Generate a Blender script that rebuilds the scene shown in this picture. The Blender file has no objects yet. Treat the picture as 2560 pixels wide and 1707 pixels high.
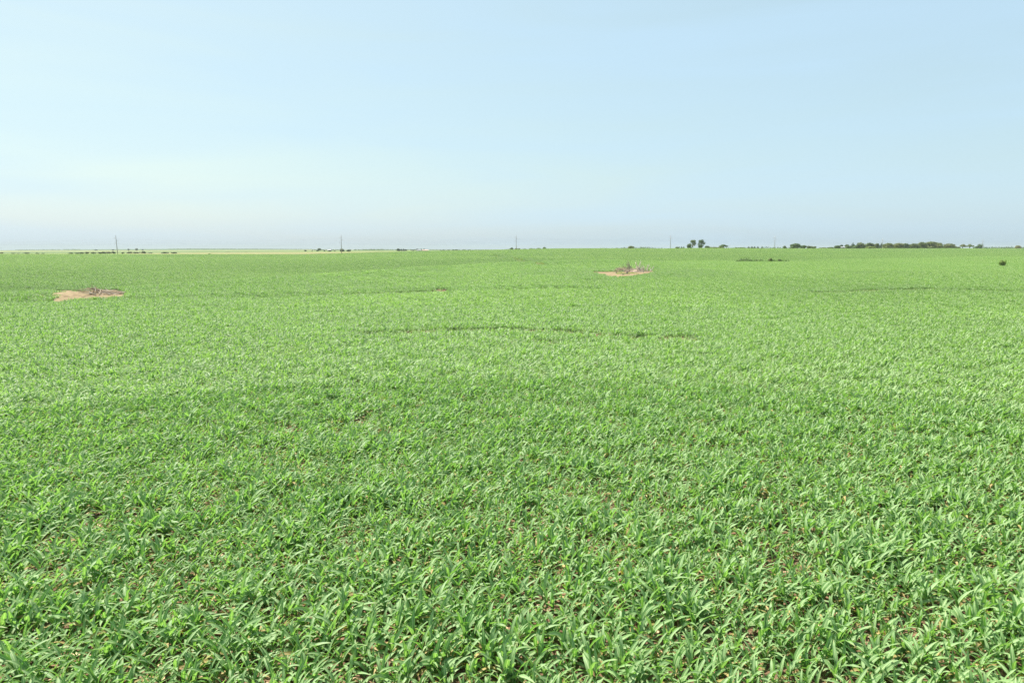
import bpy, math, random
import numpy as np
from mathutils import Vector, Matrix

random.seed(7)
RNG = np.random.default_rng(7)
scene = bpy.context.scene
COL = scene.collection
R = math.radians

# ------------------------------------------------------------------ camera, sky, sun, exposure
H = 7.0                       # the drone hovers 7 m over the field
PITCH = math.atan((853.5 - 620.0) / 1707.0)
cam_data = bpy.data.cameras.new("camera")
cam_data.sensor_width = 36.0
cam_data.lens = 24.0
cam_data.clip_start = 0.1
cam_data.clip_end = 40000.0
cam = bpy.data.objects.new("camera", cam_data)
COL.objects.link(cam)
cam.location = (0, 0, H)
cam.rotation_euler = (R(90) - PITCH, 0, 0)
scene.camera = cam

SUN_AZ = R(-46.0)             # measured from the viewing direction (+Y), negative = to the left
SUN_EL = R(54.0)
VEIL, VEIL_COL, SKY_TINT = 0.70, (3.45, 4.9, 6.35), (1.06, 0.98, 0.58)
world = bpy.data.worlds.new("World")
scene.world = world
world.use_nodes = True
wn, wl = world.node_tree.nodes, world.node_tree.links
wn.clear()
w_out = wn.new("ShaderNodeOutputWorld")
w_bg = wn.new("ShaderNodeBackground")
sky = wn.new("ShaderNodeTexSky")
sky.sky_type = 'NISHITA'
sky.sun_disc = False
sky.sun_elevation = SUN_EL
sky.sun_rotation = SUN_AZ
sky.altitude = 0.0
sky.air_density = 1.0
sky.dust_density = 1.7
sky.ozone_density = 1.0
w_bg.inputs['Strength'].default_value = 0.0705
# a thin high veil of cirrus evens out the clear sky; faint long streaks in it
w_tc = wn.new("ShaderNodeTexCoord")
w_map = wn.new("ShaderNodeMapping"); w_map.inputs['Rotation'].default_value = (0, R(-7), R(25)); w_map.inputs['Scale'].default_value = (1.2, 1.2, 11.0)
w_nz = wn.new("ShaderNodeTexNoise"); w_nz.inputs['Scale'].default_value = 1.7; w_nz.inputs['Detail'].default_value = 3.0
w_nz.inputs['Roughness'].default_value = 0.45; w_nz.inputs['Distortion'].default_value = 0.5
w_mr = wn.new("ShaderNodeMapRange"); w_mr.inputs['From Min'].default_value = 0.3; w_mr.inputs['From Max'].default_value = 0.7
w_mr.inputs['To Min'].default_value = VEIL - 0.07; w_mr.inputs['To Max'].default_value = VEIL + 0.07
w_mix = wn.new("ShaderNodeMix"); w_mix.data_type = 'RGBA'; w_mix.clamp_factor = True
w_mix.inputs['B'].default_value = (*VEIL_COL, 1)
wl.new(w_tc.outputs['Generated'], w_map.inputs['Vector']); wl.new(w_map.outputs[0], w_nz.inputs['Vector'])
wl.new(w_nz.outputs['Fac'], w_mr.inputs['Value']); wl.new(w_mr.outputs[0], w_mix.inputs['Factor'])
w_tint = wn.new("ShaderNodeMix"); w_tint.data_type = 'RGBA'; w_tint.blend_type = 'MULTIPLY'; w_tint.clamp_result = False
w_tint.inputs['Factor'].default_value = 1.0; w_tint.inputs['B'].default_value = (*SKY_TINT, 1)      # one even warm tint over the clear sky
wl.new(sky.outputs[0], w_tint.inputs['A']); wl.new(w_tint.outputs['Result'], w_mix.inputs['A']); wl.new(w_mix.outputs['Result'], w_bg.inputs['Color'])
wl.new(w_bg.outputs[0], w_out.inputs['Surface'])

sun_data = bpy.data.lights.new("sun", 'SUN')
sun_data.energy = 4.8
sun_data.angle = R(0.5)
sun_data.color = (1.0, 0.95, 0.87)
sun = bpy.data.objects.new("sun", sun_data)
COL.objects.link(sun)
sun_dir = Vector((math.sin(SUN_AZ) * math.cos(SUN_EL), math.cos(SUN_AZ) * math.cos(SUN_EL), math.sin(SUN_EL)))
sun.rotation_euler = sun_dir.to_track_quat('Z', 'Y').to_euler()
sun.location = (-60, 0, 60)

scene.view_settings.view_transform = 'Standard'
scene.view_settings.look = 'None'
scene.view_settings.exposure = 1.27
scene.view_settings.gamma = 1.0
scene.view_settings.use_curve_mapping = False
scene.cycles.max_bounces = 8
scene.cycles.transparent_max_bounces = 4
scene.cycles.volume_bounces = 0
scene.cycles.use_denoising = True
scene.cycles.denoising_prefilter = 'NONE'

# ------------------------------------------------------------------ terrain
EDGE_P = np.array([-307.0, 527.0])        # a point on the far edge of the maize field
EDGE_D = np.array([0.902, 0.431])         # its direction; the power line runs along it
EDGE_N = np.array([0.431, -0.902])        # towards the camera

def edge_y(t):
    """depth at which the sight line x = t*y meets the field's far edge"""
    k = (t * EDGE_P[1] - EDGE_P[0]) / np.maximum(EDGE_D[0] - t * EDGE_D[1], 0.12)
    return np.clip(EDGE_P[1] + k * EDGE_D[1], 330.0, 1700.0)

def edge_dist(x, y):
    """distance inside the field from its far edge, positive towards the camera"""
    return (x - EDGE_P[0]) * EDGE_N[0] + (y - EDGE_P[1]) * EDGE_N[1]

T_K = [-1.5, -.75, -.58, -.45, -.3, -.17, -.05, .1, .27, .5, .74, 1.5]
H_K = [1.8, 1.9, 2.1, 1.6, 1.25, 2.6, 4.75, 5.95, 6.05, 6.0, 5.75, 4.5]
RIDGE = np.array([(-84, 70), (-70, 92), (-60, 108), (-56, 120), (-49, 138), (-41, 152), (-33, 172), (-25, 202), (2, 246), (40, 268)], float)
CHANNEL = np.array([(-64, 86), (-36, 97), (-23, 105), (-11, 113), (8, 117)], float)

def smooth(a, b, v):
    v = np.clip((v - a) / (b - a), 0, 1)
    return v * v * (3 - 2 * v)

def poly_dist(x, y, pts):
    """distance to a polyline and the side (+1 = to its left)"""
    best = np.full(np.shape(x), 1e9); side = np.zeros(np.shape(x))
    for a, b in zip(pts[:-1], pts[1:]):
        d = b - a; L2 = d @ d
        u = np.clip(((x - a[0]) * d[0] + (y - a[1]) * d[1]) / L2, 0, 1)
        dx = x - a[0] - u * d[0]; dy = y - a[1] - u * d[1]
        r = np.hypot(dx, dy)
        m = r < best
        best = np.where(m, r, best)
        side = np.where(m, np.sign(d[0] * dy - d[1] * dx), side)
    return best, side

def height(x, y):
    x = np.asarray(x, float); y = np.asarray(y, float)
    r = np.hypot(x, y)
    yy = np.maximum(y, 1.0)
    t = np.where(y > 1, np.clip(x / yy, -1.5, 1.5), np.sign(x) * 1.5)
    tt = np.where(y > 1, t, 0.0)
    ye = edge_y(tt)
    he = np.interp(t, T_K, H_K)
    u = np.clip(y / ye, 0, None)
    h_in = he * smooth(.10, 1.05, u) * smooth(-10, 60, y)
    # beyond the field the land falls away very slowly
    low = np.interp(t, [-1.5, -.55, -.45, -.3, -.15, .0, 1.5], [-.5, -.4, 0.0, .8, 1.2, .5, 0.0])
    run = np.interp(t, [-1.5, -.5, -.15, .1, 1.5], [130., 130., 300., 900., 900.])
    h = h_in + (low - h_in) * smooth(ye, ye + run, y)
    h = h - 4.0e-7 * np.maximum(r - 900, 0) ** 2 * (r > 900) - 0.0007 * np.maximum(r - 1500, 0)
    h = h + 9.0 * np.exp(-(((x + 2050) / 900) ** 2 + ((y - 4200) / 700) ** 2))
    # gentle swells
    near = smooth(2200, 300, r)
    h = h + near * 0.38 * (np.sin(x * .031 + 1.3) * np.sin(y * .027 + .4) + .6 * np.sin(x * .012 + y * .047))  * smooth(15, 90, r)
    # terrace ridge with a shallow draw behind it
    d, s = poly_dist(x, y, RIDGE)
    fade = smooth(320, 230, y) * smooth(45, 80, y)
    h = h + fade * (.6 * np.exp(-(d / 7.0) ** 2) - np.where(s > 0, 2.2 * smooth(2, 32, d) * smooth(130, 45, d), 0))
    d, s = poly_dist(x, y, CHANNEL)
    h = h - .28 * np.exp(-(d / 3.0) ** 2)
    h = h + .22 * np.exp(-((d - 6.0) / 3.5) ** 2) * (s > 0)
    return h

def hz(x, y):
    return float(height(np.array([x]), np.array([y]))[0])

def ray(px, py):
    v = Vector(((px - 1280) / 1707, -(py - 853.5) / 1707, -1.0))
    v.rotate(Matrix.Rotation(R(90) - PITCH, 3, 'X'))
    return v / v.y                # per metre of depth

def ground_at(px, py, lift=0.0):
    """where a sight line meets the ground (or a layer lift metres over it)"""
    d = ray(px, py)
    ys = np.arange(8.0, 2500.0, 0.5)
    zs = H + d.z * ys - (height(d.x * ys, ys) + lift)
    i = int(np.argmax(zs < 0))
    return d.x * ys[i], ys[i]

def point_at(px, py, Y):
    d = ray(px, py)
    return d.x * Y, Y, H + d.z * Y

# ------------------------------------------------------------------ materials
def mat(name):
    m = bpy.data.materials.new(name); m.use_nodes = True
    nt = m.node_tree
    b = nt.nodes['Principled BSDF']
    return m, nt, nt.nodes, nt.links, b

def noise_col(nt, cols, scale, detail=4, coord='Object', stops=None, rough=.6):
    n, l = nt.nodes, nt.links
    tc = n.new("ShaderNodeTexCoord")
    nz = n.new("ShaderNodeTexNoise"); nz.inputs['Scale'].default_value = scale
    nz.inputs['Detail'].default_value = detail; nz.inputs['Roughness'].default_value = rough
    l.new(tc.outputs[coord], nz.inputs['Vector'])
    rp = n.new("ShaderNodeValToRGB")
    els = rp.color_ramp.elements
    stops = stops or [.3 + .4 * i / (len(cols) - 1) for i in range(len(cols))]
    els[0].position, els[0].color = stops[0], (*cols[0], 1)
    els[1].position, els[1].color = stops[1], (*cols[1], 1)
    for c, s in zip(cols[2:], stops[2:]):
        e = els.new(s); e.color = (*c, 1)
    l.new(nz.outputs['Fac'], rp.inputs['Fac'])
    return rp.outputs['Color'], nz

def simple(name, cols, scale, rough=.85, bump=0.0, bump_scale=None, spec=.3):
    m, nt, n, l, b = mat(name)
    c, nz = noise_col(nt, cols, scale)
    l.new(c, b.inputs['Base Color'])
    b.inputs['Roughness'].default_value = rough
    b.inputs['Specular IOR Level'].default_value = spec
    if bump:
        bp = n.new("ShaderNodeBump"); bp.inputs['Distance'].default_value = bump
        _, n2 = noise_col(nt, cols, bump_scale or scale * 3)
        l.new(n2.outputs['Fac'], bp.inputs['Height']); l.new(bp.outputs[0], b.inputs['Normal'])
    return m

def leaf_material(name, dark, light, yellow, rib=None, transl=.35, rough=.42, spec=.5, transl_col=None, sheen=None):
    """leaf: two-tone green per instance, optional pale midrib, light shining through"""
    m, nt, n, l, b = mat(name)
    oi = n.new("ShaderNodeObjectInfo")
    at = n.new("ShaderNodeAttribute"); at.attribute_type = 'INSTANCER'; at.attribute_name = 'tint'
    av = n.new("ShaderNodeAttribute"); av.attribute_type = 'GEOMETRY'; av.attribute_name = 'shade'
    ad = n.new("ShaderNodeMath"); ad.operation = 'ADD'
    l.new(oi.outputs['Random'], ad.inputs[0]); l.new(av.outputs['Fac'], ad.inputs[1])
    fr = n.new("ShaderNodeMath"); fr.operation = 'FRACT'; l.new(ad.outputs[0], fr.inputs[0])
    mx = n.new("ShaderNodeMix"); mx.data_type = 'RGBA'
    mx.inputs['A'].default_value = (*dark, 1); mx.inputs['B'].default_value = (*light, 1)
    l.new(fr.outputs[0], mx.inputs['Factor'])
    my = n.new("ShaderNodeMix"); my.data_type = 'RGBA'
    my.inputs['B'].default_value = (*yellow, 1)
    l.new(mx.outputs['Result'], my.inputs['A']); l.new(at.outputs['Fac'], my.inputs['Factor'])
    colour = my.outputs['Result']
    # negative tint: darker blue-green leaves, for shade painted into the crop and random patches
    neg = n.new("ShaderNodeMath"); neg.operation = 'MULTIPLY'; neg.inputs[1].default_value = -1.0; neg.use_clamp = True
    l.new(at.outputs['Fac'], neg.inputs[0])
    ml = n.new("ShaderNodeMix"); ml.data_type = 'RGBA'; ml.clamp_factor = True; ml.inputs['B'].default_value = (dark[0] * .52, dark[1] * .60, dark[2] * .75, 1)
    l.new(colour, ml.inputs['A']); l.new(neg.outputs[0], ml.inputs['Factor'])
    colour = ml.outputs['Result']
    if rib:
        uv = n.new("ShaderNodeUVMap")
        sp = n.new("ShaderNodeSeparateXYZ"); l.new(uv.outputs[0], sp.inputs[0])
        sb = n.new("ShaderNodeMath"); sb.operation = 'SUBTRACT'; sb.inputs[1].default_value = .5
        l.new(sp.outputs['X'], sb.inputs[0])
        ab = n.new("ShaderNodeMath"); ab.operation = 'ABSOLUTE'; l.new(sb.outputs[0], ab.inputs[0])
        mr = n.new("ShaderNodeMapRange"); mr.inputs['From Min'].default_value = .10; mr.inputs['From Max'].default_value = .04
        mr.inputs['To Min'].default_value = 0; mr.inputs['To Max'].default_value = .75
        l.new(ab.outputs[0], mr.inputs['Value'])
        mrb = n.new("ShaderNodeMix"); mrb.data_type = 'RGBA'; mrb.inputs['B'].default_value = (*rib, 1)
        l.new(colour, mrb.inputs['A']); l.new(mr.outputs[0], mrb.inputs['Factor'])
        colour = mrb.outputs['Result']
        mt_ = n.new("ShaderNodeMapRange"); mt_.inputs['From Min'].default_value = .82; mt_.inputs['From Max'].default_value = 1.0
        mt_.inputs['To Min'].default_value = 0; mt_.inputs['To Max'].default_value = .55
        l.new(sp.outputs['Y'], mt_.inputs['Value'])
        mtc = n.new("ShaderNodeMix"); mtc.data_type = 'RGBA'; mtc.inputs['B'].default_value = (.34, .28, .11, 1)      # dry tips
        l.new(colour, mtc.inputs['A']); l.new(mt_.outputs[0], mtc.inputs['Factor'])
        colour = mtc.outputs['Result']
    l.new(colour, b.inputs['Base Color'])
    b.inputs['Roughness'].default_value = rough
    b.inputs['Specular IOR Level'].default_value = spec
    if sheen:
        b.inputs['Sheen Weight'].default_value = sheen
        b.inputs['Sheen Roughness'].default_value = .5
    tr = n.new("ShaderNodeBsdfTranslucent")
    mt = n.new("ShaderNodeMix"); mt.data_type = 'RGBA'; mt.blend_type = 'MULTIPLY'; mt.inputs['Factor'].default_value = 1
    mt.inputs['B'].default_value = (*(transl_col or (1.35, 1.7, .65)), 1)
    l.new(colour, mt.inputs['A']); l.new(mt.outputs['Result'], tr.inputs['Color'])
    ms = n.new("ShaderNodeMixShader"); ms.inputs[0].default_value = transl
    l.new(b.outputs[0], ms.inputs[1]); l.new(tr.outputs[0], ms.inputs[2])
    l.new(ms.outputs[0], n['Material Output'].inputs['Surface'])
    return m

M_LEAF = leaf_material("maize_leaf", (.114, .234, .060), (.212, .330, .134), (.32, .31, .10), rib=(.46, .54, .28), transl=.32, rough=.58, spec=.30)
M_DRY = leaf_material("dry_maize_leaf", (.26, .22, .06), (.36, .27, .11), (.3, .25, .1), rib=(.45, .36, .2), transl=.2, rough=.7, spec=.3)
M_STALK = leaf_material("maize_stalk", (.09, .20, .03), (.16, .30, .06), (.3, .3, .06), transl=.15)
M_TREE = leaf_material("broad_leaf", (.072, .120, .044), (.130, .185, .070), (.20, .16, .06), transl=.2, rough=.6, spec=.3)
M_OLIVE = leaf_material("olive_leaf", (.125, .165, .055), (.19, .225, .085), (.26, .18, .08), transl=.2, rough=.6, spec=.3)
M_CONIFER = leaf_material("conifer_needles", (.048, .085, .042), (.078, .118, .056), (.1, .1, .03), transl=.1, rough=.7, spec=.2)
M_WEED = leaf_material("weed_leaf", (.17, .24, .05), (.27, .32, .09), (.26, .20, .06), transl=.25, rough=.6, spec=.3)
M_BARK = simple("bark", [(.06, .05, .04), (.14, .115, .09)], 3.0, .9)
M_DEAD = simple("bleached_wood", [(.40, .34, .28), (.60, .53, .45), (.50, .42, .34)], 1.2, .85)
M_GREYW = simple("grey_dead_wood", [(.23, .185, .14), (.40, .335, .265)], 1.5, .9)
M_TWIG = simple("brown_twigs", [(.27, .20, .14), (.44, .345, .25)], .8, .9)
M_POLE = simple("weathered_pole", [(.34, .33, .31), (.46, .45, .43)], 1.0, .85)
M_METAL = simple("cable_metal", [(.25, .25, .26), (.35, .35, .36)], 1.0, .5)
M_GLASSY = simple("insulator_porcelain", [(.30, .28, .26), (.4, .38, .36)], 5.0, .3)
M_SOIL_BARE = simple("bare_soil", [(.115, .080, .040), (.25, .188, .105), (.16, .112, .060)], .8, .95, .10, 1.5, .15)
M_CLOD = simple("soil_clod", [(.17, .10, .06), (.30, .19, .12)], 3.0, .95, .0, None, .15)
M_STRAW = simple("dry_residue", [(.42, .275, .15), (.60, .44, .27)], 2.0, .8)
M_WHITE = simple("white_siding", [(.30, .30, .29), (.37, .37, .36)], 1.0, .6)
M_GREYROOF = simple("grey_metal_roof", [(.32, .32, .32), (.40, .40, .40)], .5, .5)
M_TANROOF = simple("tan_roof", [(.40, .27, .20), (.48, .34, .27)], .5, .7)
M_DARK = simple("dark_opening", [(.03, .03, .03), (.05, .05, .05)], 1.0, .9)
M_WHEAT = simple("ripe_wheat", [(.150, .165, .062), (.20, .19, .075), (.145, .155, .058)], .02, .9, .25, 1.2, .15)

def ground_material():
    m, nt, n, l, b = mat("field_soil_and_grass")
    va = n.new("ShaderNodeAttribute"); va.attribute_name = 'zone'
    soil, _ = noise_col(nt, [(.08, .048, .028), (.15, .092, .054), (.24, .155, .093)], 2.2, 8)
    mx = n.new("ShaderNodeMix"); mx.data_type = 'RGBA'
    l.new(va.outputs['Alpha'], mx.inputs['Factor'])
    l.new(va.outputs['Color'], mx.inputs['B']); l.new(soil, mx.inputs['A'])
    l.new(mx.outputs['Result'], b.inputs['Base Color'])
    b.inputs['Roughness'].default_value = .95; b.inputs['Specular IOR Level'].default_value = .15
    bp = n.new("ShaderNodeBump"); bp.inputs['Distance'].default_value = .12; bp.inputs['Strength'].default_value = .7
    _, nz = noise_col(nt, [(0, 0, 0), (1, 1, 1)], 3.0, 8)
    l.new(nz.outputs['Fac'], bp.inputs['Height']); l.new(bp.outputs[0], b.inputs['Normal'])
    return m
M_GROUND = ground_material()

# ------------------------------------------------------------------ mesh helpers
class MB:
    def __init__(self):
        self.v, self.f, self.uv, self.sh, self.m = [], [], [], [], []
    def add(self, verts, faces, uvs=None, shade=0.0, mi=0):
        o = len(self.v)
        self.v += [tuple(p) for p in verts]
        self.f += [tuple(i + o for i in f) for f in faces]
        self.uv += (uvs or [(0.0, 0.0)] * len(verts))
        self.sh += [shade] * len(verts)
        self.m += [mi] * len(faces)
    def box(self, x0, x1, y0, y1, z0, z1, mi=0):
        self.add([(x0, y0, z0), (x1, y0, z0), (x1, y1, z0), (x0, y1, z0), (x0, y0, z1), (x1, y0, z1), (x1, y1, z1), (x0, y1, z1)],
                 [(0, 3, 2, 1), (4, 5, 6, 7), (0, 1, 5, 4), (1, 2, 6, 5), (2, 3, 7, 6), (3, 0, 4, 7)], mi=mi)
    def tube(self, pts, radii, sides=6, shade=0.0, mi=0):
        pts = [Vector(p) for p in pts]
        rings = []
        for i, p in enumerate(pts):
            d = (pts[min(i + 1, len(pts) - 1)] - pts[max(i - 1, 0)])
            d = d.normalized() if d.length > 1e-9 else Vector((0, 0, 1))
            a = d.cross(Vector((.31, .87, .38))).normalized(); b2 = d.cross(a)
            rings.append([p + (a * math.cos(2 * math.pi * k / sides) + b2 * math.sin(2 * math.pi * k / sides)) * radii[i] for k in range(sides)])
        vs = [q for rg in rings for q in rg]; fs = []
        for i in range(len(pts) - 1):
            for k in range(sides):
                k2 = (k + 1) % sides
                fs.append((i * sides + k, i * sides + k2, (i + 1) * sides + k2, (i + 1) * sides + k))
        fs.append(tuple(range(sides))[::-1]); fs.append(tuple((len(pts) - 1) * sides + k for k in range(sides)))
        self.add(vs, fs, shade=shade, mi=mi)
    def mesh(self, name, mats, smooth_=False):
        me = bpy.data.meshes.new(name)
        me.from_pydata(self.v, [], self.f)
        nl = len(me.loops)
        vi = np.empty(nl, dtype=np.int32); me.loops.foreach_get('vertex_index', vi)
        uvl = me.uv_layers.new(name="UVMap")
        uvl.data.foreach_set('uv', np.asarray(self.uv, dtype=np.float32)[vi].ravel())
        a = me.attributes.new('shade', 'FLOAT', 'POINT'); a.data.foreach_set('value', np.asarray(self.sh, dtype=np.float32))
        for m in (mats if isinstance(mats, (list, tuple)) else [mats]): me.materials.append(m)
        if any(self.m): me.polygons.foreach_set('material_index', np.asarray(self.m, dtype=np.int32))
        if smooth_: me.polygons.foreach_set('use_smooth', np.ones(len(me.polygons), dtype=bool))
        me.update()
        return me
    def build(self, name, mats, parent=None, smooth_=False, loc=None):
        return obj(name, self.mesh(name, mats, smooth_), parent, loc)

def obj(name, me, parent=None, loc=None):
    o = bpy.data.objects.new(name, me); COL.objects.link(o)
    o.parent = parent
    if loc is not None: o.location = loc
    return o

def tag(o, label=None, cat=None, group=None, kind=None):
    if label: o['label'] = label
    if cat: o['category'] = cat
    if group: o['group'] = group
    if kind: o['kind'] = kind
    return o

def empty(name, loc, rz=0.0):
    o = bpy.data.objects.new(name, None); COL.objects.link(o)
    o.location = loc; o.rotation_euler = (0, 0, rz); o.empty_display_size = .2
    return o

# ------------------------------------------------------------------ ground sheet
def value_noise(x, y, scale, seed):
    """smooth lattice noise in 0..1"""
    g = np.random.default_rng(seed).random((256, 256))
    u = x / scale; v = y / scale
    i = np.floor(u).astype(int); j = np.floor(v).astype(int)
    fu = u - i; fv = v - j; fu = fu * fu * (3 - 2 * fu); fv = fv * fv * (3 - 2 * fv)
    a = g[i % 256, j % 256]; b = g[(i + 1) % 256, j % 256]; c = g[i % 256, (j + 1) % 256]; d = g[(i + 1) % 256, (j + 1) % 256]
    return (a * (1 - fu) + b * fu) * (1 - fv) + (c * (1 - fu) + d * fu) * fv

def make_ground():
    rad = [0.0]
    r = 2.0
    while r < 9000:
        rad.append(r)
        r += min(max(.8, r * .02), 6.0) if r < 400 else r * .02
    rad.append(9000.0)
    ang = np.concatenate([np.radians(np.linspace(-50, 50, 301)), np.radians(np.linspace(53, 307, 86))])   # from +Y clockwise
    na = len(ang)
    RR, AA = np.meshgrid(np.array(rad[1:]), ang, indexing='ij')
    X = RR * np.sin(AA); Y = RR * np.cos(AA)
    Z = height(X, Y)
    V = np.stack([X, Y, Z], -1).reshape(-1, 3)
    V = np.vstack([V, [[0, 0, hz(0, 0)]]])
    nr = len(rad) - 1
    F = []
    for i in range(nr - 1):
        for k in range(na):
            k2 = (k + 1) % na
            F.append((i * na + k, (i + 1) * na + k, (i + 1) * na + k2, i * na + k2))
    c = nr * na
    for k in range(na): F.append((c, k, (k + 1) % na))
    me = bpy.data.meshes.new("ground"); me.from_pydata(V.tolist(), [], F)
    x, y = V[:, 0], V[:, 1]
    out = smooth(0, -6, edge_dist(x, y)) * (y > 0)
    # far fields as strips: pasture, crops, stubble
    rr = np.hypot(x, y)
    cell = np.floor(rr / 420 + .8 * np.sin(x / 700)) * 13 + np.floor(x / 900 + .3 * np.sin(y / 500))
    pal = np.array([(.11, .16, .05), (.15, .19, .065), (.20, .20, .085), (.07, .12, .04), (.27, .24, .11), (.09, .14, .045)])
    ci = ((np.abs(cell) * 7919) % 101).astype(int) % len(pal)
    colr = pal[ci]
    w = smooth(1100, 1300, rr)[:, None]
    colr = colr * w + np.array([.17, .20, .06]) * (1 - w)
    hill = np.exp(-(((x + 2050) / 1000) ** 2 + ((y - 4200) / 800) ** 2))[:, None]
    colr = colr * (1 - np.clip(hill * 2, 0, 1)) + np.array([.06, .105, .04]) * np.clip(hill * 2, 0, 1)
    ca = np.concatenate([colr, out[:, None]], 1).astype(np.float32)
    a = me.attributes.new('zone', 'FLOAT_COLOR', 'POINT'); a.data.foreach_set('color', ca.ravel())
    me.materials.append(M_GROUND)
    me.polygons.foreach_set('use_smooth', np.ones(len(me.polygons), dtype=bool))
    o = obj("ground", me)
    tag(o, "brown field soil and the far farmland reaching the horizon", kind='structure')
make_ground()

# ------------------------------------------------------------------ clearings and gaps in the crop (plan outlines in metres)
CROP_H = .43
g, tp = (lambda a, b: ground_at(a, b)), (lambda a, b: ground_at(a, b, CROP_H))
CLEAR_R = [g(1478, 681), g(1560, 680.5), g(1640, 677.5), tp(1637, 679.5), tp(1592, 688), tp(1535, 692), tp(1480, 681)]
CLEAR_L = [g(134, 727.5), g(200, 726.5), g(300, 733), tp(322, 739), tp(232, 743), tp(180, 748), tp(128, 752)]
GAPS = [  # polyline in the plan, width, share of plants missing
    ([tp(925, 829), tp(1100, 822), tp(1270, 817), tp(1400, 823), tp(1560, 836), tp(1730, 838)], 2.2, .95),
    ([tp(2045, 729), tp(2200, 723), tp(2310, 720), tp(2420, 723), tp(2600, 729)], 4.2, .98),
    ([tp(2120, 681), tp(2240, 680)], 6.5, .98),
    ([tp(1840, 652), tp(1990, 652), tp(2120, 651)], 5.0, 1.0),
    ([tp(640, 746), tp(900, 736), tp(1100, 728)], 3.6, .85),
    ([tp(1240, 638), tp(1290, 646), tp(1355, 660)], 4.0, .8),
    ([tp(960, 690), tp(1080, 692)], 3.4, .95),
    ([tp(1340, 846), tp(1400, 850)], 1.0, .9),
    ([tp(1460, 698), tp(1500, 697)], 3.5, .9),
    ([tp(500, 762), tp(560, 765)], 2.0, .9),
    ([tp(0, 718), tp(130, 720)], 3.0, .9),
]
SPOTS = [(tp(1722, 841), .5), (tp(1100, 724), 1.3), (tp(1052, 675), 1.6)]
YELLOW = [(tp(640, 750), 5), (tp(760, 745), 6), (tp(900, 740), 6), (tp(1050, 733), 5), (tp(260, 715), 5), (tp(285, 648), 18), (tp(1300, 652), 10), (tp(1215, 665), 8), (tp(90, 722), 5), (tp(2480, 663), 8)]

def in_poly(x, y, poly):
    ins = np.zeros(np.shape(x), bool)
    n = len(poly)
    for i in range(n):
        x1, y1 = poly[i]; x2, y2 = poly[(i + 1) % n]
        c = ((y1 > y) != (y2 > y)) & (x < (x2 - x1) * (y - y1) / (y2 - y1 + 1e-12) + x1)
        ins ^= c
    return ins

def keep_mask(x, y, extra=0.0):
    k = np.ones(x.shape, bool)
    wob = (value_noise(x, y, 2.2, 3) - .5) * 2.4
    for poly in (CLEAR_R, CLEAR_L):
        k &= ~in_poly(x + wob, y + wob * 1.5, poly)
    rnd = RNG.random(x.shape)
    for pts, w, share in GAPS:
        d, _ = poly_dist(x, y, np.array(pts))
        k &= ~((d < w * (.6 + .8 * value_noise(x, y, 3.0, 5)) * .5 + extra) & (rnd < share * .6))
    for (cx, cy), r in SPOTS:
        k &= ~((np.hypot(x - cx, (y - cy) * .5) < r) & (rnd < .85))
    return k

def gap_scale(x, y):
    """stunted plants along the thin lines in the crop"""
    k = np.ones(x.shape)
    for pts, w, share in GAPS:
        d, _ = poly_dist(x, y, np.array(pts))
        k = np.where(d < w * (.6 + .8 * value_noise(x, y, 3.0, 5)) * .5, .5, k)
    return k

def tint_of(x, y):
    t = np.clip(value_noise(x, y, 23, 11) * value_noise(x, y, 7, 12) * 1.6 - .80, 0, .2)
    for (cx, cy), r in YELLOW:
        t = np.maximum(t, .26 * np.exp(-(((x - cx) / (r * 1.6)) ** 2 + ((y - cy) / r) ** 2)) * (.5 + value_noise(x, y, 2.5, 14)))
    # shade painted left of the terrace ridge, and random darker patches
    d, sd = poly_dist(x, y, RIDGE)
    shade_and_patch = .68 * smooth(0, 30, np.where(sd > 0, d, 0)) * smooth(60, 110, y)
    shade_and_patch = shade_and_patch + .55 * np.clip(value_noise(x, y * .6, 45, 71) * .6 + value_noise(x, y * .6, 13, 72) * .4 - .42, 0, .5) * smooth(15, 60, y)
    shade_and_patch = shade_and_patch * (1 - .5 * smooth(0, 250, x)) + .34 * smooth(20, 115, y)         # painted shade, deeper with distance and the rest weaker to the right
    return np.clip(t, 0, .8) * (shade_and_patch < .6) - np.clip(shade_and_patch, 0, .85)

# ------------------------------------------------------------------ maize plants
PLANT = .67                  # the crop is young: about half a metre tall
WIND = Vector((.85, .25, 0))

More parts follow.
